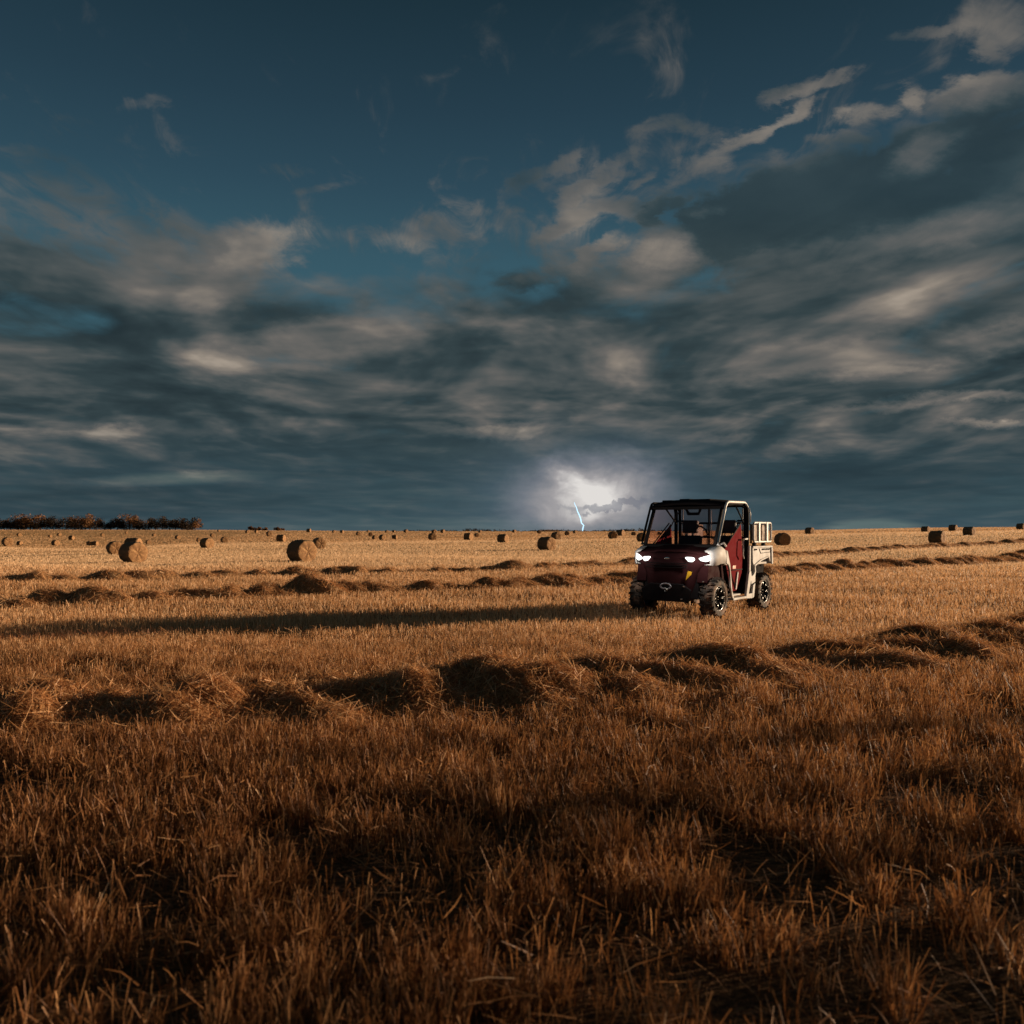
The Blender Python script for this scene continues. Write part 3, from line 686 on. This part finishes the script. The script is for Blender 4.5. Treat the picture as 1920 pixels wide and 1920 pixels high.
# unseen foliage added out of frame at right to shade the near ground
def build_shade_foliage():
    g = np.random.default_rng(77); Vs, Qs, As, n0 = [], [], [], 0
    for i in range(7):
        x, y = 25 + g.normal(0, 1.2), 5.6 + i * 1.15
        V, Q, A = crown_mesh(3000 + i, 3.0, 5.6 + g.normal(0, .5), 0, 420 - 50 * i, 0.13); Vs.append(V + np.array([x, y, -.1])); Qs.append(Q + n0); As.append(A); n0 += len(V)
    tag(link('added_shade_foliage', quads_mesh('added_shade_foliage', np.concatenate(Vs), np.concatenate(Qs), {'tint': np.concatenate(As)}), LEAF_RUST), 'sparse rusty foliage added outside the view at right to shade the near ground', 'hedge', kind='stuff')
build_shade_foliage()

# ------------------------------------------------------------------ round bales
def build_bales():
    m, T, b, out = material('bale_side'); tc = T.node('ShaderNodeTexCoord').outputs['Object']
    n = T.noise(T.mapping(tc, (0,0,0), (0,0,0), (14, 3, 3)), 3, 6, 0.7)
    T.put(b.inputs['Base Color'], T.ramp(n, [(0.3, (0.05, 0.031, 0.017)), (0.5, (0.13, 0.08, 0.04)), (0.72, (0.24, 0.15, 0.07))])); b.inputs['Roughness'].default_value = 0.95
    bp = T.node('ShaderNodeBump'); bp.inputs['Strength'].default_value = 0.8; bp.inputs['Distance'].default_value = 0.04; T.put(bp.inputs['Height'], n); T.l.new(bp.outputs[0], b.inputs['Normal'])
    side = m
    m, T, b, out = material('bale_end'); tc = T.node('ShaderNodeTexCoord').outputs['Object']
    sp = T.node('ShaderNodeSeparateXYZ'); T.l.new(tc, sp.inputs[0])
    r = T.m('SQRT', T.m('ADD', T.m('POWER', sp.outputs[1], 2.0), T.m('POWER', sp.outputs[2], 2.0)))
    n = T.noise(tc, 5, 6, 0.7)
    w = T.m('SINE', T.m('ADD', T.m('MULTIPLY', r, 88.0), T.m('MULTIPLY', n, 9.0)))
    fac = T.m('ADD', T.m('MULTIPLY', w, 0.10), T.m('MULTIPLY', n, 1.0))
    T.put(b.inputs['Base Color'], T.ramp(fac, [(0.25, (0.10, 0.045, 0.018)), (0.5, (0.30, 0.15, 0.06)), (0.72, (0.50, 0.29, 0.125))])); b.inputs['Roughness'].default_value = 0.9
    bp = T.node('ShaderNodeBump'); bp.inputs['Strength'].default_value = 0.6; bp.inputs['Distance'].default_value = 0.03; T.put(bp.inputs['Height'], fac); T.l.new(bp.outputs[0], b.inputs['Normal'])
    end = m
    def make(seed, detail=True):
        rr = np.random.default_rng(seed); t = empty('round_bale')
        rad, hl, nseg = 0.6, 0.58, 44; lump = 0.016 * rr.normal(0, 1, (11, nseg))
        def ring(x, r0, i):
            return [(x + 0.01 * math.sin(k), (r0 + lump[i % 11][k]) * math.cos(6.2832*k/nseg), (rad - 0.0) + ((r0 + lump[i % 11][k]) * math.sin(6.2832*k/nseg) if math.sin(6.2832*k/nseg) > -0.93 else (r0) * -0.945)) for k in range(nseg)]
        rows = [ring(x, r0, i) for i, (x, r0) in enumerate([(-hl, .56), (-hl+.035, .592), (-.4, .6), (-.2, .603), (0, .6), (.2, .604), (.4, .6), (hl-.035, .592), (hl, .56)])]
        mb = MB(); rows = [row + [row[0]] for row in rows]; mb.grid(rows); mb.build('straw_roll', side, t, smooth=True)
        for sx in (-1, 1):
            mb = MB(); rws = []
            for q, (fr, bulge) in enumerate([(1.0, 0.0), (.93, .018), (.75, .02), (.5, .03), (.25, .022), (.06, -.01)]):
                src = rows[0] if sx < 0 else rows[-1]
                rws.append([(p[0] + sx * bulge, p[1] * fr, rad + (p[2] - rad) * fr) for p in src[:-1]]); rws[-1].append(rws[-1][0])
            mb.grid(rws); mb.poly(rws[-1][:-1]) ; mb.build('end_face', end, t, smooth=True)
        return t
    protos = [make(s) for s in (1, 2, 3)]; far = make(9, False); used = set()
    for i, (px, by, h, a, lab) in enumerate(BALES):
        x, y = hit(px, by); dia = min(max(h * y / F, 0.95), 1.75)
        pr = far if h < 10 else protos[i % 3]
        t = pr if pr.name not in used else copy_tree(pr); used.add(pr.name)
        s = dia / 1.2; t.scale = (s * random.uniform(.95, 1.08), s, s)
        # local +x is an end face; straight at the camera = towards -view
        view = math.atan2(-y, -x); t.rotation_euler = (0, 0, view + R(a + random.uniform(-3, 3)))
        t.location = (x, y, float(ground_z(x, y)[0]) - 0.04)
        tag(t, lab, 'straw bale', 'round straw bales scattered over the stubble field')
build_bales()

# ------------------------------------------------------------------ utility vehicle; local -y is forward, +x is its sunlit left side
def build_vehicle():
    t = empty('utility_vehicle', (VO[0], VO[1], 0.0), VT)
    tag(t, 'open utility vehicle with lit headlights, dark maroon front, pale sides and red door nets', 'utility vehicle')
    BLK = plain('black_plastic', (0.014, 0.012, 0.013), 0.85, spec=0.04, dirt=0.08, dirtcol=(0.06, 0.03, 0.02))
    MAR = plain('maroon_paint', (0.030, 0.0095, 0.0105), 0.8, spec=0.03, dirt=0.0)
    WHT = plain('pale_paint', (0.52, 0.505, 0.495), 0.6, spec=0.15, dirt=0.5, dirtcol=(0.34, 0.26, 0.20), scale=5)
    CAGE = plain('cage_steel', (0.014, 0.012, 0.012), 0.7, spec=0.08)
    PALE = plain('pale_steel', (0.58, 0.56, 0.54), 0.45)
    NET = plain('red_mesh_fabric', (0.15, 0.012, 0.016), 0.9, spec=0.03, dirt=0.2, dirtcol=(0.09, 0.02, 0.02), scale=14, bump=0.3)
    SEAT = plain('seat_vinyl', (0.030, 0.016, 0.017), 0.55)
    TYRE = plain('dusty_rubber', (0.03, 0.023, 0.019), 0.9, dirt=0.85, dirtcol=(0.30, 0.18, 0.12), scale=12, bump=0.3)
    RIM = plain('black_alloy', (0.03, 0.028, 0.028), 0.25, metal=0.7)
    BRT = plain('bright_steel', (0.55, 0.52, 0.48), 0.25, metal=0.9)
    YEL = plain('yellow_webbing', (0.9, 0.5, 0.02), 0.6)
    REF = plain('reflective_badge', (0.75, 0.45, 0.36), 0.3)
    RACKIN = plain('rack_board', (0.16, 0.09, 0.055), 0.7, dirt=0.4)
    lens, T, b, out = material('headlight_lens'); em = T.node('ShaderNodeEmission'); em.inputs[0].default_value = (1.0, 0.97, 0.92, 1); em.inputs[1].default_value = 2.2; T.l.new(em.outputs[0], out.inputs[0])
    glass, T, b, out = material('windscreen_glass')
    tr = T.node('ShaderNodeBsdfTransparent'); tr.inputs[0].default_value = (0.80, 0.70, 0.70, 1); gl = T.node('ShaderNodeBsdfGlossy'); gl.inputs[1].default_value = 0.03
    lw = T.node('ShaderNodeLayerWeight'); lw.inputs[0].default_value = 0.25; mx = T.node('ShaderNodeMixShader'); T.put(mx.inputs[0], T.m('MULTIPLY', lw.outputs['Fresnel'], 0.5)); T.l.new(tr.outputs[0], mx.inputs[1]); T.l.new(gl.outputs[0], mx.inputs[2]); T.l.new(mx.outputs[0], out.inputs[0])

    # chassis tub and floor
    mb = MB(); mb.prism([(-1.06,.34),(-.42,.30),(.66,.30),(1.45,.42),(1.5,.62),(.66,.62),(.62,.42),(-.34,.42),(-.5,.80),(-1.0,.80)], 'x', -.50, .50)
    mb.box(-.60,.60,-.36,.60,.33,.37); mb.box(-.45,.45,.35,.62,.40,.95)
    mb.build('chassis', BLK, t, bevel=.012)
    # front fascia: rounded nose between the lamps, narrow between the wheels
    mb = MB(); P = []
    for z, hw, yc, ye in ((.33,.40,-1.10,-.98),(.45,.42,-1.17,-1.02),(.62,.45,-1.19,-1.03),(.78,.49,-1.18,-1.00),(.86,.55,-1.17,-.97),(.93,.66,-1.16,-.93),(1.0,.70,-1.14,-.90),(1.09,.70,-1.10,-.88),(1.13,.68,-1.04,-.86)):
        P.append([(hw * s_, yc + (ye - yc) * abs(s_) ** 2.6, z) for s_ in np.linspace(-1, 1, 17)])
    mb.grid(P); mb.build('front_fascia', MAR, t, smooth=True, solid=.03)
    fas = t.children[-1]
    mb = MB()                                                                    # black grille insert and lower skid plate
    for z in (.86, .895, .93): mb.box(-.38,.38,-1.215,-1.185,z,z+.016)
    mb.build('grille', BLK, fas, bevel=.004)
    mb = MB(); mb.prism([(-.42,.30),(.42,.30),(.46,.50),(.30,.60),(-.30,.60),(-.46,.50)], 'y', -1.235, -1.19); mb.build('skid_plate', BLK, t, bevel=.015)
    # hood with a raised centre
    mb = MB(); P = []
    for y, z, hw in ((-1.06,1.125,.68),(-.98,1.155,.70),(-.88,1.185,.70),(-.78,1.215,.69),(-.70,1.235,.68)):
        P.append([(hw * s_, y + .10 * abs(s_) ** 2, z + .02 * (1 if abs(s_) < .42 else 0) - .035 * abs(s_) ** 3) for s_ in np.linspace(-1, 1, 21)])
    mb.grid(P); mb.build('hood', MAR, t, smooth=True, solid=.02)
    mb = MB(); mb.lathe([(0,.045),(.006,.045),(.008,.03)], 20, 'y'); em_ = mb.build('emblem', BRT, t, smooth=True); em_.location = (0, -1.175, 1.02); em_.scale = (1, -1, .45)
    # dash panel closes the gap under the windscreen
    mb = MB(); mb.prism([(-.72,1.235),(-.50,1.22),(-.42,1.05),(-.46,.60),(-.70,.60)], 'x', -.62, .62); mb.build('dashboard', BLK, t, bevel=.02)
    for sx in (-1, 1):
        # pale fender: wraps from the lamp round the wheel to the door
        mb = MB(); X = lambda v: sx * v
        P = []
        for (y, zt, zb, xo) in ((-1.00,1.13,.92,.70),(-.93,1.155,.90,.755),(-.84,1.18,.91,.775),(-.74,1.21,.93,.78),(-.64,1.225,.93,.78),(-.54,1.19,.93,.775),(-.46,1.12,.90,.77)):
            P.append([(X(.60), y, zt + .012), (X(xo - .055), y, zt), (X(xo - .012), y, zt - .035), (X(xo), y, (zt + zb) / 2), (X(xo - .01), y, zb), (X(xo - .10), y, zb - .012)])
        mb.grid(P); mb.build('fender', WHT, t, smooth=True, solid=.015)
        # dark inner wheel arch wall
        mb = MB(); mb.prism([(-1.04,.62),(-.98,.90),(-.60,.93),(-.42,.90),(-.34,.60),(-.28,.42),(-.45,.40),(-.52,.66),(-1.0,.60)], 'x', X(.47), X(.66)); mb.build('wheel_arch', MAR, t, bevel=.01)
        # headlights
        for nm, pts, y0 in (('outer', [(.535,1.025),(.565,.985),(.63,.968),(.70,1.0),(.725,1.065),(.70,1.085),(.61,1.055)], -1.0), ('inner', [(.33,1.035),(.345,1.045),(.43,1.042),(.465,1.03),(.475,1.0),(.435,.965),(.385,.972)], -1.165)):
            mb = MB(); n = len(pts)
            yy = lambda x: (-1.135 + .20 * max(0, (x - .44) / .28) ** 1.5) if nm == 'outer' else -1.172 + .03 * max(0, (x - .36) / .13)
            A = [(X(x), yy(x) - .012, z) for x, z in pts]; B = [(X(x), yy(x) + .05, z) for x, z in pts]
            mb.poly(A); mb.poly(B[::-1])
            for i in range(n): mb.poly([A[i], B[i], B[(i+1) % n], A[(i+1) % n]])
            mb.build('headlight', lens, t, bevel=.008)
        l = bpy.data.lights.new('headlight_lamp', 'POINT'); l.energy = 9 if sx > 0 else 3.5; l.color = (1.0, .93, .84); l.shadow_soft_size = .06
        lo = bpy.data.objects.new('headlight_lamp', l); C.objects.link(lo); lo.parent = t; lo.location = (X(.70), -1.36, 1.10)
        # door opening frame, pale on the vehicle's left, dark on its right
        path = [(-.74,1.24),(-.72,1.30),(-.42,1.90),(-.37,1.955),(-.30,1.975),(.38,1.98),(.44,1.965),(.55,1.90)]
        mb = MB(); mb.tube([(X(.715), y, z) for y, z in path], [.026,.022,.020,.022,.024,.024,.022,.018], 8); mb.build('door_frame', PALE if sx > 0 else CAGE, t, smooth=True)
        mb = MB(); mb.tube([(X(.70), y, z) for y, z in [(.36,1.955),(.46,1.945),(.53,1.90),(.565,1.80),(.56,1.2),(.52,.72),(.42,.45)]], .036, 8); mb.tube([(X(.66), .57, 1.88), (X(.66), .645, 1.80), (X(.66), .64, 1.60)], .018, 6)
        mb.tube([(X(.665), .56, 1.66), (X(.50), .60, 1.66)], .02, 6); mb.tube([(X(.69),.05,1.93),(X(.66),.52,1.60)], .016, 6)
        mb.build('roll_cage', CAGE, t, smooth=True)
        mb = MB(); mb.tube([(X(.712), .62, 1.88), (X(.72), .655, 1.78), (X(.72), .65, 1.63)], .012, 6); mb.build('pale_trim', PALE, t, smooth=True)
        # inner A pillar
        mb = MB(); mb.tube([(X(.655), -.73, 1.23), (X(.645), -.40, 1.89)], .033, 8); mb.build('windscreen_post', CAGE, t, smooth=True)
        # pale strip from fender down to the rocker, sill, rear quarter with step opening
        mb = MB()
        mb.prism([(-.53,1.15),(-.47,1.14),(-.36,.90),(-.31,.66),(-.27,.45),(-.20,.34),(-.23,.30),(-.29,.36),(-.34,.55),(-.375,.80),(-.43,.90),(-.52,.93)], 'x', X(.74), X(.775))
        mb.prism([(-.24,.285),(.34,.285),(.34,.325),(-.21,.325)], 'x', X(.64), X(.775)); mb.prism([(-.20,.355),(.14,.355),(.14,.385),(-.20,.385)], 'x', X(.62), X(.75))
        mb.build('rocker_panel', WHT, t, bevel=.008)
        mb = MB()
        mb.prism([(.33,.285),(.345,.35),(.46,.72),(.49,.76),(.56,.76),(.60,.60),(.545,.57),(.455,.36),(.62,.36),(.62,.27)], 'x', X(.73), X(.775))
        mb.prism([(.60,.62),(.76,.66),(.80,.74),(.77,.86),(.735,.86),(.75,.74)][::-1], 'x', X(.73), X(.772))
        mb.prism([(.56,.66),(.76,.70),(.76,.56),(.57,.52)], 'x', X(.732), X(.774)); mb.prism([(.63,.27),(.62,.36),(.66,.50),(.76,.54),(.70,.29)], 'x', X(.731), X(.7735))
        mb.build('rear_quarter', WHT, t, bevel=.006)
        mb = MB(); mb.prism([(.50,.76),(.52,1.21),(.575,1.21),(.57,.76)], 'x', X(.725), X(.765)); mb.build('pillar_trim', WHT, t, bevel=.008)
        mb = MB(); mb.prism([(.35,.36),(.52,.58),(.60,.86),(.60,1.16),(.68,1.2),(.74,.9),(.80,.60),(.70,.34)], 'x', X(.55), X(.715)); mb.build('side_liner', BLK, t, bevel=.01)
        # red net door with its badge and grab handle
        mb = MB(); mb.prism([(-.46,1.16),(.22,1.54),(.30,1.60),(.34,1.30),(.36,.95),(.33,.74),(.10,.44),(-.12,.43),(-.30,.80)], 'x', X(.675), X(.69)); net = mb.build('door_net', NET, t)
        mb = MB(); mb.prism([(-.08,.82),(.05,.82),(.06,.875),(-.07,.875)], 'x', X(.692), X(.697)); mb.build('badge', REF, net)
        mb = MB(); mb.tube([(X(.70), -.46, 1.17), (X(.70), .28, 1.62)], .012, 6); mb.tube([(X(.70), -.30, .80), (X(.70), .33, .80)], .009, 6); mb.tube([(X(.70),-.44,1.1),(X(.70),.05,.46)], .009, 6); mb.build('net_strap', CAGE, net, smooth=True)
        mb = MB(); mb.prism([(.02,.46),(.055,.46),(.14,.74),(.12,.77),(.09,.72)], 'x', X(.695), X(.712)); mb.build('seat_edge', WHT, t)
        mb = MB(); mb.tube([(X(.745), .46, 1.335), (X(.76), .28, 1.335), (X(.76), .235, 1.30), (X(.76), .215, 1.06), (X(.75), .28, .99)], .014, 8); mb.build('grab_handle', PALE, t, smooth=True)
        mb = MB(); mb.tube([(X(.70), -.69, 1.24), (X(.77), -.62, 1.275), (X(.775), -.55, 1.22)], .017, 8); mb.build('mirror_mount', WHT, t, smooth=True)
        # seats
        mb = MB(); mb.prism([(-.12,.70),(.34,.66),(.36,.80),(-.10,.84)], 'x', X(.12), X(.60)); mb.prism([(.30,.80),(.42,.78),(.53,1.38),(.42,1.40)], 'x', X(.13), X(.59)); st = mb.build('seat', SEAT, t, bevel=.04)
        mb = MB(); mb.prism([(.43,1.44),(.53,1.43),(.56,1.66),(.47,1.68)], 'x', X(.22), X(.52)); mb.build('headrest', SEAT, st, bevel=.03)
        mb = MB(); mb.tube([(X(.31), .47, 1.36), (X(.31), .50, 1.47)], .012, 6); mb.tube([(X(.43), .47, 1.36), (X(.43), .50, 1.47)], .012, 6); mb.build('headrest_post', BRT, st)
        # wheels
        for wy in (-.77, 1.23):
            w = MB(); w.lathe([(.045,.001),(.045,.055),(.02,.075),(-.04,.075)], 18); wo = w.build('wheel', RIM, t, smooth=True); wo.location = (X(.655), wy, .355); wo.scale = (.95, .95, .95); 
            prof = [(-.105,.215),(-.125,.25),(-.128,.30),(-.115,.335),(-.06,.348),(.06,.348),(.115,.335),(.128,.30),(.125,.25),(.105,.215),(.06,.205),(-.06,.205)]
            ty = MB(); ty.lathe(prof, 44, closed=True)
            for k in range(20):
                for sgn in (-1, 1):
                    a = 6.2832 * (k + (.5 if sgn > 0 else 0)) / 20; c, s_ = math.cos(a), math.sin(a)
                    da = 0.10
                    pts = []
                    for (xx, aa, r0) in ((.012*sgn, a+da*.9, .345), (.085*sgn, a+da*.3, .345), (.132*sgn, a-da*.1, .318), (.138*sgn, a-da*.85, .300), (.09*sgn, a-da*.75, .345), (.012*sgn, a+da*.1, .345)):
                        pts.append((xx, aa, r0))
                    A = [(xx, r0*math.cos(aa), r0*math.sin(aa)) for xx, aa, r0 in pts]; B = [(xx*1.06, (r0+.028)*math.cos(aa), (r0+.028)*math.sin(aa)) for xx, aa, r0 in pts]
                    ty.poly(A); ty.poly(B)
                    for i in range(6): ty.poly([A[i], B[i], B[(i+1) % 6], A[(i+1) % 6]])
            ty.build('tyre', TYRE, wo)
            rm = MB(); rm.lathe([(-.09,.20),(-.10,.215),(-.06,.212),(.09,.212),(.108,.222),(.112,.212),(.10,.198),(-.05,.19)], 40, closed=True)
            for k in range(7):
                a = 6.2832 * k / 7
                for dd in (-.10, .10):
                    p0, p1 = a + dd * .4, a + dd
                    rm.tube([(.06, .055*math.cos(p0), .055*math.sin(p0)), (.085, .13*math.cos((p0+p1)/2), .13*math.sin((p0+p1)/2)), (.095, .20*math.cos(p1), .20*math.sin(p1))], [.016,.013,.014], 6)
            ro = rm.build('rim', RIM, wo, smooth=True)
            nb = MB()
            for k in range(7):
                a = 6.2832 * (k + .5) / 7; nb.lathe([(0, .0)], 3) if False else nb.tube([(.04, .06*math.cos(a), .06*math.sin(a)), (.058, .06*math.cos(a), .06*math.sin(a))], .009, 6)
                nb.tube([(.10, .205*math.cos(a), .205*math.sin(a)), (.116, .205*math.cos(a), .205*math.sin(a))], .008, 6)
            nb.build('wheel_bolts', BRT, wo)
            if sx < 0: wo.rotation_euler = (0, 0, math.pi)
        # suspension arms
        mb = MB()
        for wy in (-.77, 1.23):
            mb.tube([(X(.22), wy - .12, .40), (X(.56), wy, .30)], .022, 6); mb.tube([(X(.22), wy + .12, .40), (X(.56), wy, .30)], .022, 6); mb.tube([(X(.34), wy, .78), (X(.50), wy, .34)], .03, 8)
        mb.build('suspension', BLK, t, smooth=True)
        # cargo bed rack: a rounded tubular hoop with two flat bars
        def hoop(x, y0, y1, z0, z1, r=.06):
            pts = []
            for cy, cz, a0 in ((y1-r, z1-r, 0), (y0+r, z1-r, 90), (y0+r, z0+r, 180), (y1-r, z0+r, 270)):
                for k in range(5): a = R(a0 + 22.5 * k); pts.append((x, cy + r*math.cos(a), cz + r*math.sin(a)))
            return pts
        mb = MB(); mb.tube(hoop(X(.72), .80, 1.66, 1.275, 1.625), .021, 8, closed=True)
        for y in (1.045, 1.43): mb.box(min(X(.70),X(.745)), max(X(.70),X(.745)), y-.035, y+.035, 1.262, 1.64)
        rk = mb.build('bed_rack', PALE, t, smooth=False, bevel=.004)
        mb = MB()
        for y in (.86, 1.30): mb.box(min(X(.68),X(.74)), max(X(.68),X(.74)), y-.04, y+.04, 1.19, 1.262)
        mb.build('rack_clamp', BLK, rk, bevel=.008)
        mb = MB(); mb.box(min(X(.63),X(.65)), max(X(.63),X(.65)), .87, 1.60, 1.30, 1.60); mb.build('rack_board', RACKIN, rk)
    # rack cross hoop at the front of the bed
    mb = MB(); mb.tube([(-.70,.735,1.25),(-.70,.735,1.58),(-.66,.735,1.62),(.66,.735,1.62),(.70,.735,1.58),(.70,.735,1.25)], .02, 8)
    for x in (-.45,-.15,.15,.45): mb.tube([(x,.735,1.22),(x,.735,1.62)], .012, 6)
    mb.build('rack_front', CAGE, t, smooth=True)
    # cargo bed: pale sides, dark hollow wheel arch below
    mb = MB()
    for sx in (-1, 1):
        X = lambda v: sx * v
        mb.prism([(.72,1.195),(1.66,1.195),(1.665,.87),(1.60,.86),(1.52,.99),(1.10,.93),(.80,.84),(.74,.90)], 'x', X(.69), X(.735))
        mb.prism([(.71,1.165),(1.67,1.165),(1.67,1.20),(.71,1.20)], 'x', X(.735), X(.752)); mb.prism([(.82,.835),(1.12,.925),(1.50,.985),(1.50,1.01),(1.10,.955),(.80,.865)], 'x', X(.735), X(.756))
        mb.prism([(1.60,1.165),(1.67,1.165),(1.685,.85),(1.62,.85)], 'x', X(.735), X(.757))
    mb.box(-.69,.69,.72,.76,.86,1.195); mb.box(-.69,.69,.76,1.62,.86,.90)
    bed = mb.build('cargo_bed', WHT, t, bevel=.008)
    mb = MB(); mb.box(-.69,.69,1.625,1.665,.88,1.19); mb.build('tailgate', WHT, bed, bevel=.008)
    mb = MB()
    for sx in (-1, 1):
        for y0, y1 in ((.80,.90),(1.18,1.30),(1.38,1.43),(1.48,1.57)): mb.box(min(sx*.736,sx*.7555), max(sx*.736,sx*.7555), y0, y1, 1.125, 1.15)
        mb.prism([(1.02,1.15),(1.10,1.06),(1.115,1.065),(1.035,1.155)], 'x', sx*.736, sx*.742); mb.prism([(1.10,1.06),(1.60,1.075),(1.60,1.085),(1.11,1.07)], 'x', sx*.7365, sx*.741)
    mb.build('bed_slots', BLK, bed)
    mb = MB(); mb.prism([(.70,.62),(1.60,.62),(1.64,.86),(.72,.86)], 'x', -.60, .60); mb.build('rear_box', BLK, t, bevel=.02)
    # roof: shallow dome with ribs
    mb = MB(); P = []
    for y, z0, hw in ((-.50,1.895,.70),(-.46,1.935,.715),(-.38,1.965,.72),(0,1.985,.72),(.40,1.98,.72),(.56,1.955,.71),(.60,1.93,.70)):
        P.append([(hw * s_, y + (.05 * abs(s_) ** 2 if y < -.3 else 0), z0 + .062 * (1 - abs(s_) ** 2.2) - (.035 if abs(s_) > .97 else 0)) for s_ in np.linspace(-1, 1, 25)])
    mb.grid(P); mb.build('roof', BLK, t, smooth=True, solid=.035)
    roof = t.children[-1]
    mb = MB()
    for x in (-.42, -.08, .30): mb.box(x-.10, x+.10, -.36, .48, 2.01 - .08*x*x, 2.042 - .10*x*x)
    mb.build('roof_rib', BLK, roof, bevel=.015)
    # visor beam across the top of the windscreen, lower windscreen rail
    mb = MB(); mb.prism([(-.48,1.90),(-.40,1.93),(-.36,1.86),(-.43,1.85)], 'x', -.645, .645); mb.build('windscreen_header', CAGE, t, bevel=.006); mb = MB(); mb.tube([(-.66,-.735,1.225),(.66,-.735,1.225)], .03, 8); mb.build('windscreen_rail', CAGE, t, smooth=True)
    mb = MB(); mb.poly([(-.635,-.725,1.25),(.635,-.725,1.25),(.615,-.405,1.87),(-.615,-.405,1.87)]); mb.build('windscreen', glass, t, solid=.006)
    mb = MB(); mb.tube([(-.33,-.69,1.27),(-.16,-.45,1.80)], .010, 6); mb.box(-.19,-.14,-.47,-.44,1.77,1.80); mb.build('wiper', BLK, t)
    # mirror, steering wheel, dash rail
    mb = MB(); mb.prism([(-.02,1.75),(.20,1.75),(.25,1.86),(.20,1.865),(.18,1.80),(.02,1.80),(-.03,1.865),(-.07,1.86)], 'y', -.37, -.34); mb.build('mirror', BLK, t, bevel=.012)
    mb = MB(); mb.tube([(.34 + .17*math.cos(6.2832*k/20), -.30 - .07*math.sin(6.2832*k/20), 1.23 + .16*math.sin(6.2832*k/20)) for k in range(20)], .015, 6, closed=True); mb.tube([(.34,-.30,1.23),(.34,-.50,1.12)], .025, 6); mb.tube([(.19,-.30,1.23),(.49,-.30,1.23)], .012, 6); mb.build('steering_wheel', BLK, t, smooth=True)
    # rear hoop and screen of wire mesh
    mb = MB(); mb.tube([(-.64,.60,.9),(-.64,.60,1.88),(-.58,.60,1.93),(.58,.60,1.93),(.64,.60,1.88),(.64,.60,.9)], .028, 8); mb.tube([(-.05,.60,1.93),(-.05,.60,1.0)], .02, 6); mb.tube([(-.64,.60,1.36),(.64,.60,1.36)], .018, 6)
    mb.tube([(-.40,.56,1.56),(-.18,.56,1.56),(-.10,.56,1.50),(-.06,.56,1.40)], .016, 6); mb.build('rear_hoop', CAGE, t, smooth=True)
    mb = MB()
    for s_ in (-.60, .60): mb.tube([(s_*.98,.625,1.25),(s_*.98,.625,1.88)], .011, 6)
    for s_ in (-.025,): mb.tube([(s_,.64,1.32),(s_,.64,1.86)], .009, 6)
    mb.build('screen_edge', PALE, t, smooth=True)
    mb = MB(); st = .042; x0, x1, z0, z1 = -.61, .61, 1.0, 1.90
    k = x0 - (z1 - z0)
    while k < x1:
        for d_ in (1, -1):
            # lines x = k + (z - z0) or mirrored
            pa = [max(x0, k), 0]; zlo = z0 + max(0, x0 - k); zhi = min(z1, z0 + (x1 - k))
            if zhi - zlo > .01:
                xa, xb = k + (zlo - z0), k + (zhi - z0)
                if d_ < 0: xa, xb = -xa, -xb
                mb.tube([(xa, .60 + .004*d_, zlo), (xb, .60 + .004*d_, zhi)], .0022, 3)
        k += st
    mb.build('rear_screen', CAGE, t)
    # winch fairlead ring with hook and hanging strap, yellow tag, small marker dots
    mb = MB(); mb.tube([(.02 + .095*math.cos(6.2832*k/20), -1.265, .555 + .045*math.sin(6.2832*k/20)) for k in range(20)], .013, 6, closed=True); 
    wn = mb.build('winch', plain('winch_steel', (.42,.38,.40), .4, metal=.3), t, smooth=True)
    mb = MB(); mb.tube([(.02,-1.28,.53),(.05,-1.285,.51),(.055,-1.285,.48),(.03,-1.285,.465),(.01,-1.285,.485)], .009, 6); mb.build('hook', BRT, wn, smooth=True)
    mb = MB(); mb.prism([(.005,.46),(.035,.46),(.03,.20),(.01,.20)], 'y', -1.285, -1.28); mb.build('strap', BLK, wn)
    mb = MB(); mb.prism([(.395,.815),(.465,.805),(.455,.755),(.36,.665)], 'y', -1.215, -1.205); mb.build('tow_tag', YEL, t)
    mb = MB()
    for x, z, y in ((.34,.56,-1.245),(.60,.64,-1.06),(.30,.35,-1.245)): mb.box(x-.014,x+.014,y-.01,y+.02,z-.01,z+.01)
    mb.build('front_bolt', BRT, t, bevel=.004)
build_vehicle()

# ------------------------------------------------------------------ lightning
def build_lightning():
    m, T, b, out = material('lightning_plasma'); em = T.node('ShaderNodeEmission'); em.inputs[0].default_value = (0.50, 0.80, 1.0, 1); em.inputs[1].default_value = 1.0; T.l.new(em.outputs[0], out.inputs[0])
    D_ = 1500.0
    def pt(px, py): return ((px - 960) / F * D_, D_, CAM_Z - (py - H) * D_ / F)
    t = empty('lightning_bolt', pt(1092, 997)); base = Vector(t.location)
    rr = random.Random(4)
    def path(pts, r, name):
        out_ = []
        for i in range(len(pts) - 1):
            for k in range(4):
                f = k / 4; out_.append((pts[i][0] + (pts[i+1][0]-pts[i][0])*f + (rr.uniform(-.7,.7) if k else 0), pts[i][1] + (pts[i+1][1]-pts[i][1])*f))
        out_.append(pts[-1]); P = [Vector(pt(*p)) - base for p in out_]
        n = len(P); mb = MB(); mb.tube(P, [r * (0.45 + 0.55 * min(1, 3 * i / n)) for i in range(n)], 6); mb.build(name, m, t, smooth=True)
    path([(1077,942),(1081,952),(1087,968),(1090,980),(1094.5,985),(1092.5,996.5)], 0.95, 'main_channel')
    tag(t, 'bluish white lightning bolt striking the horizon left of the utility vehicle', 'lightning')
build_lightning()
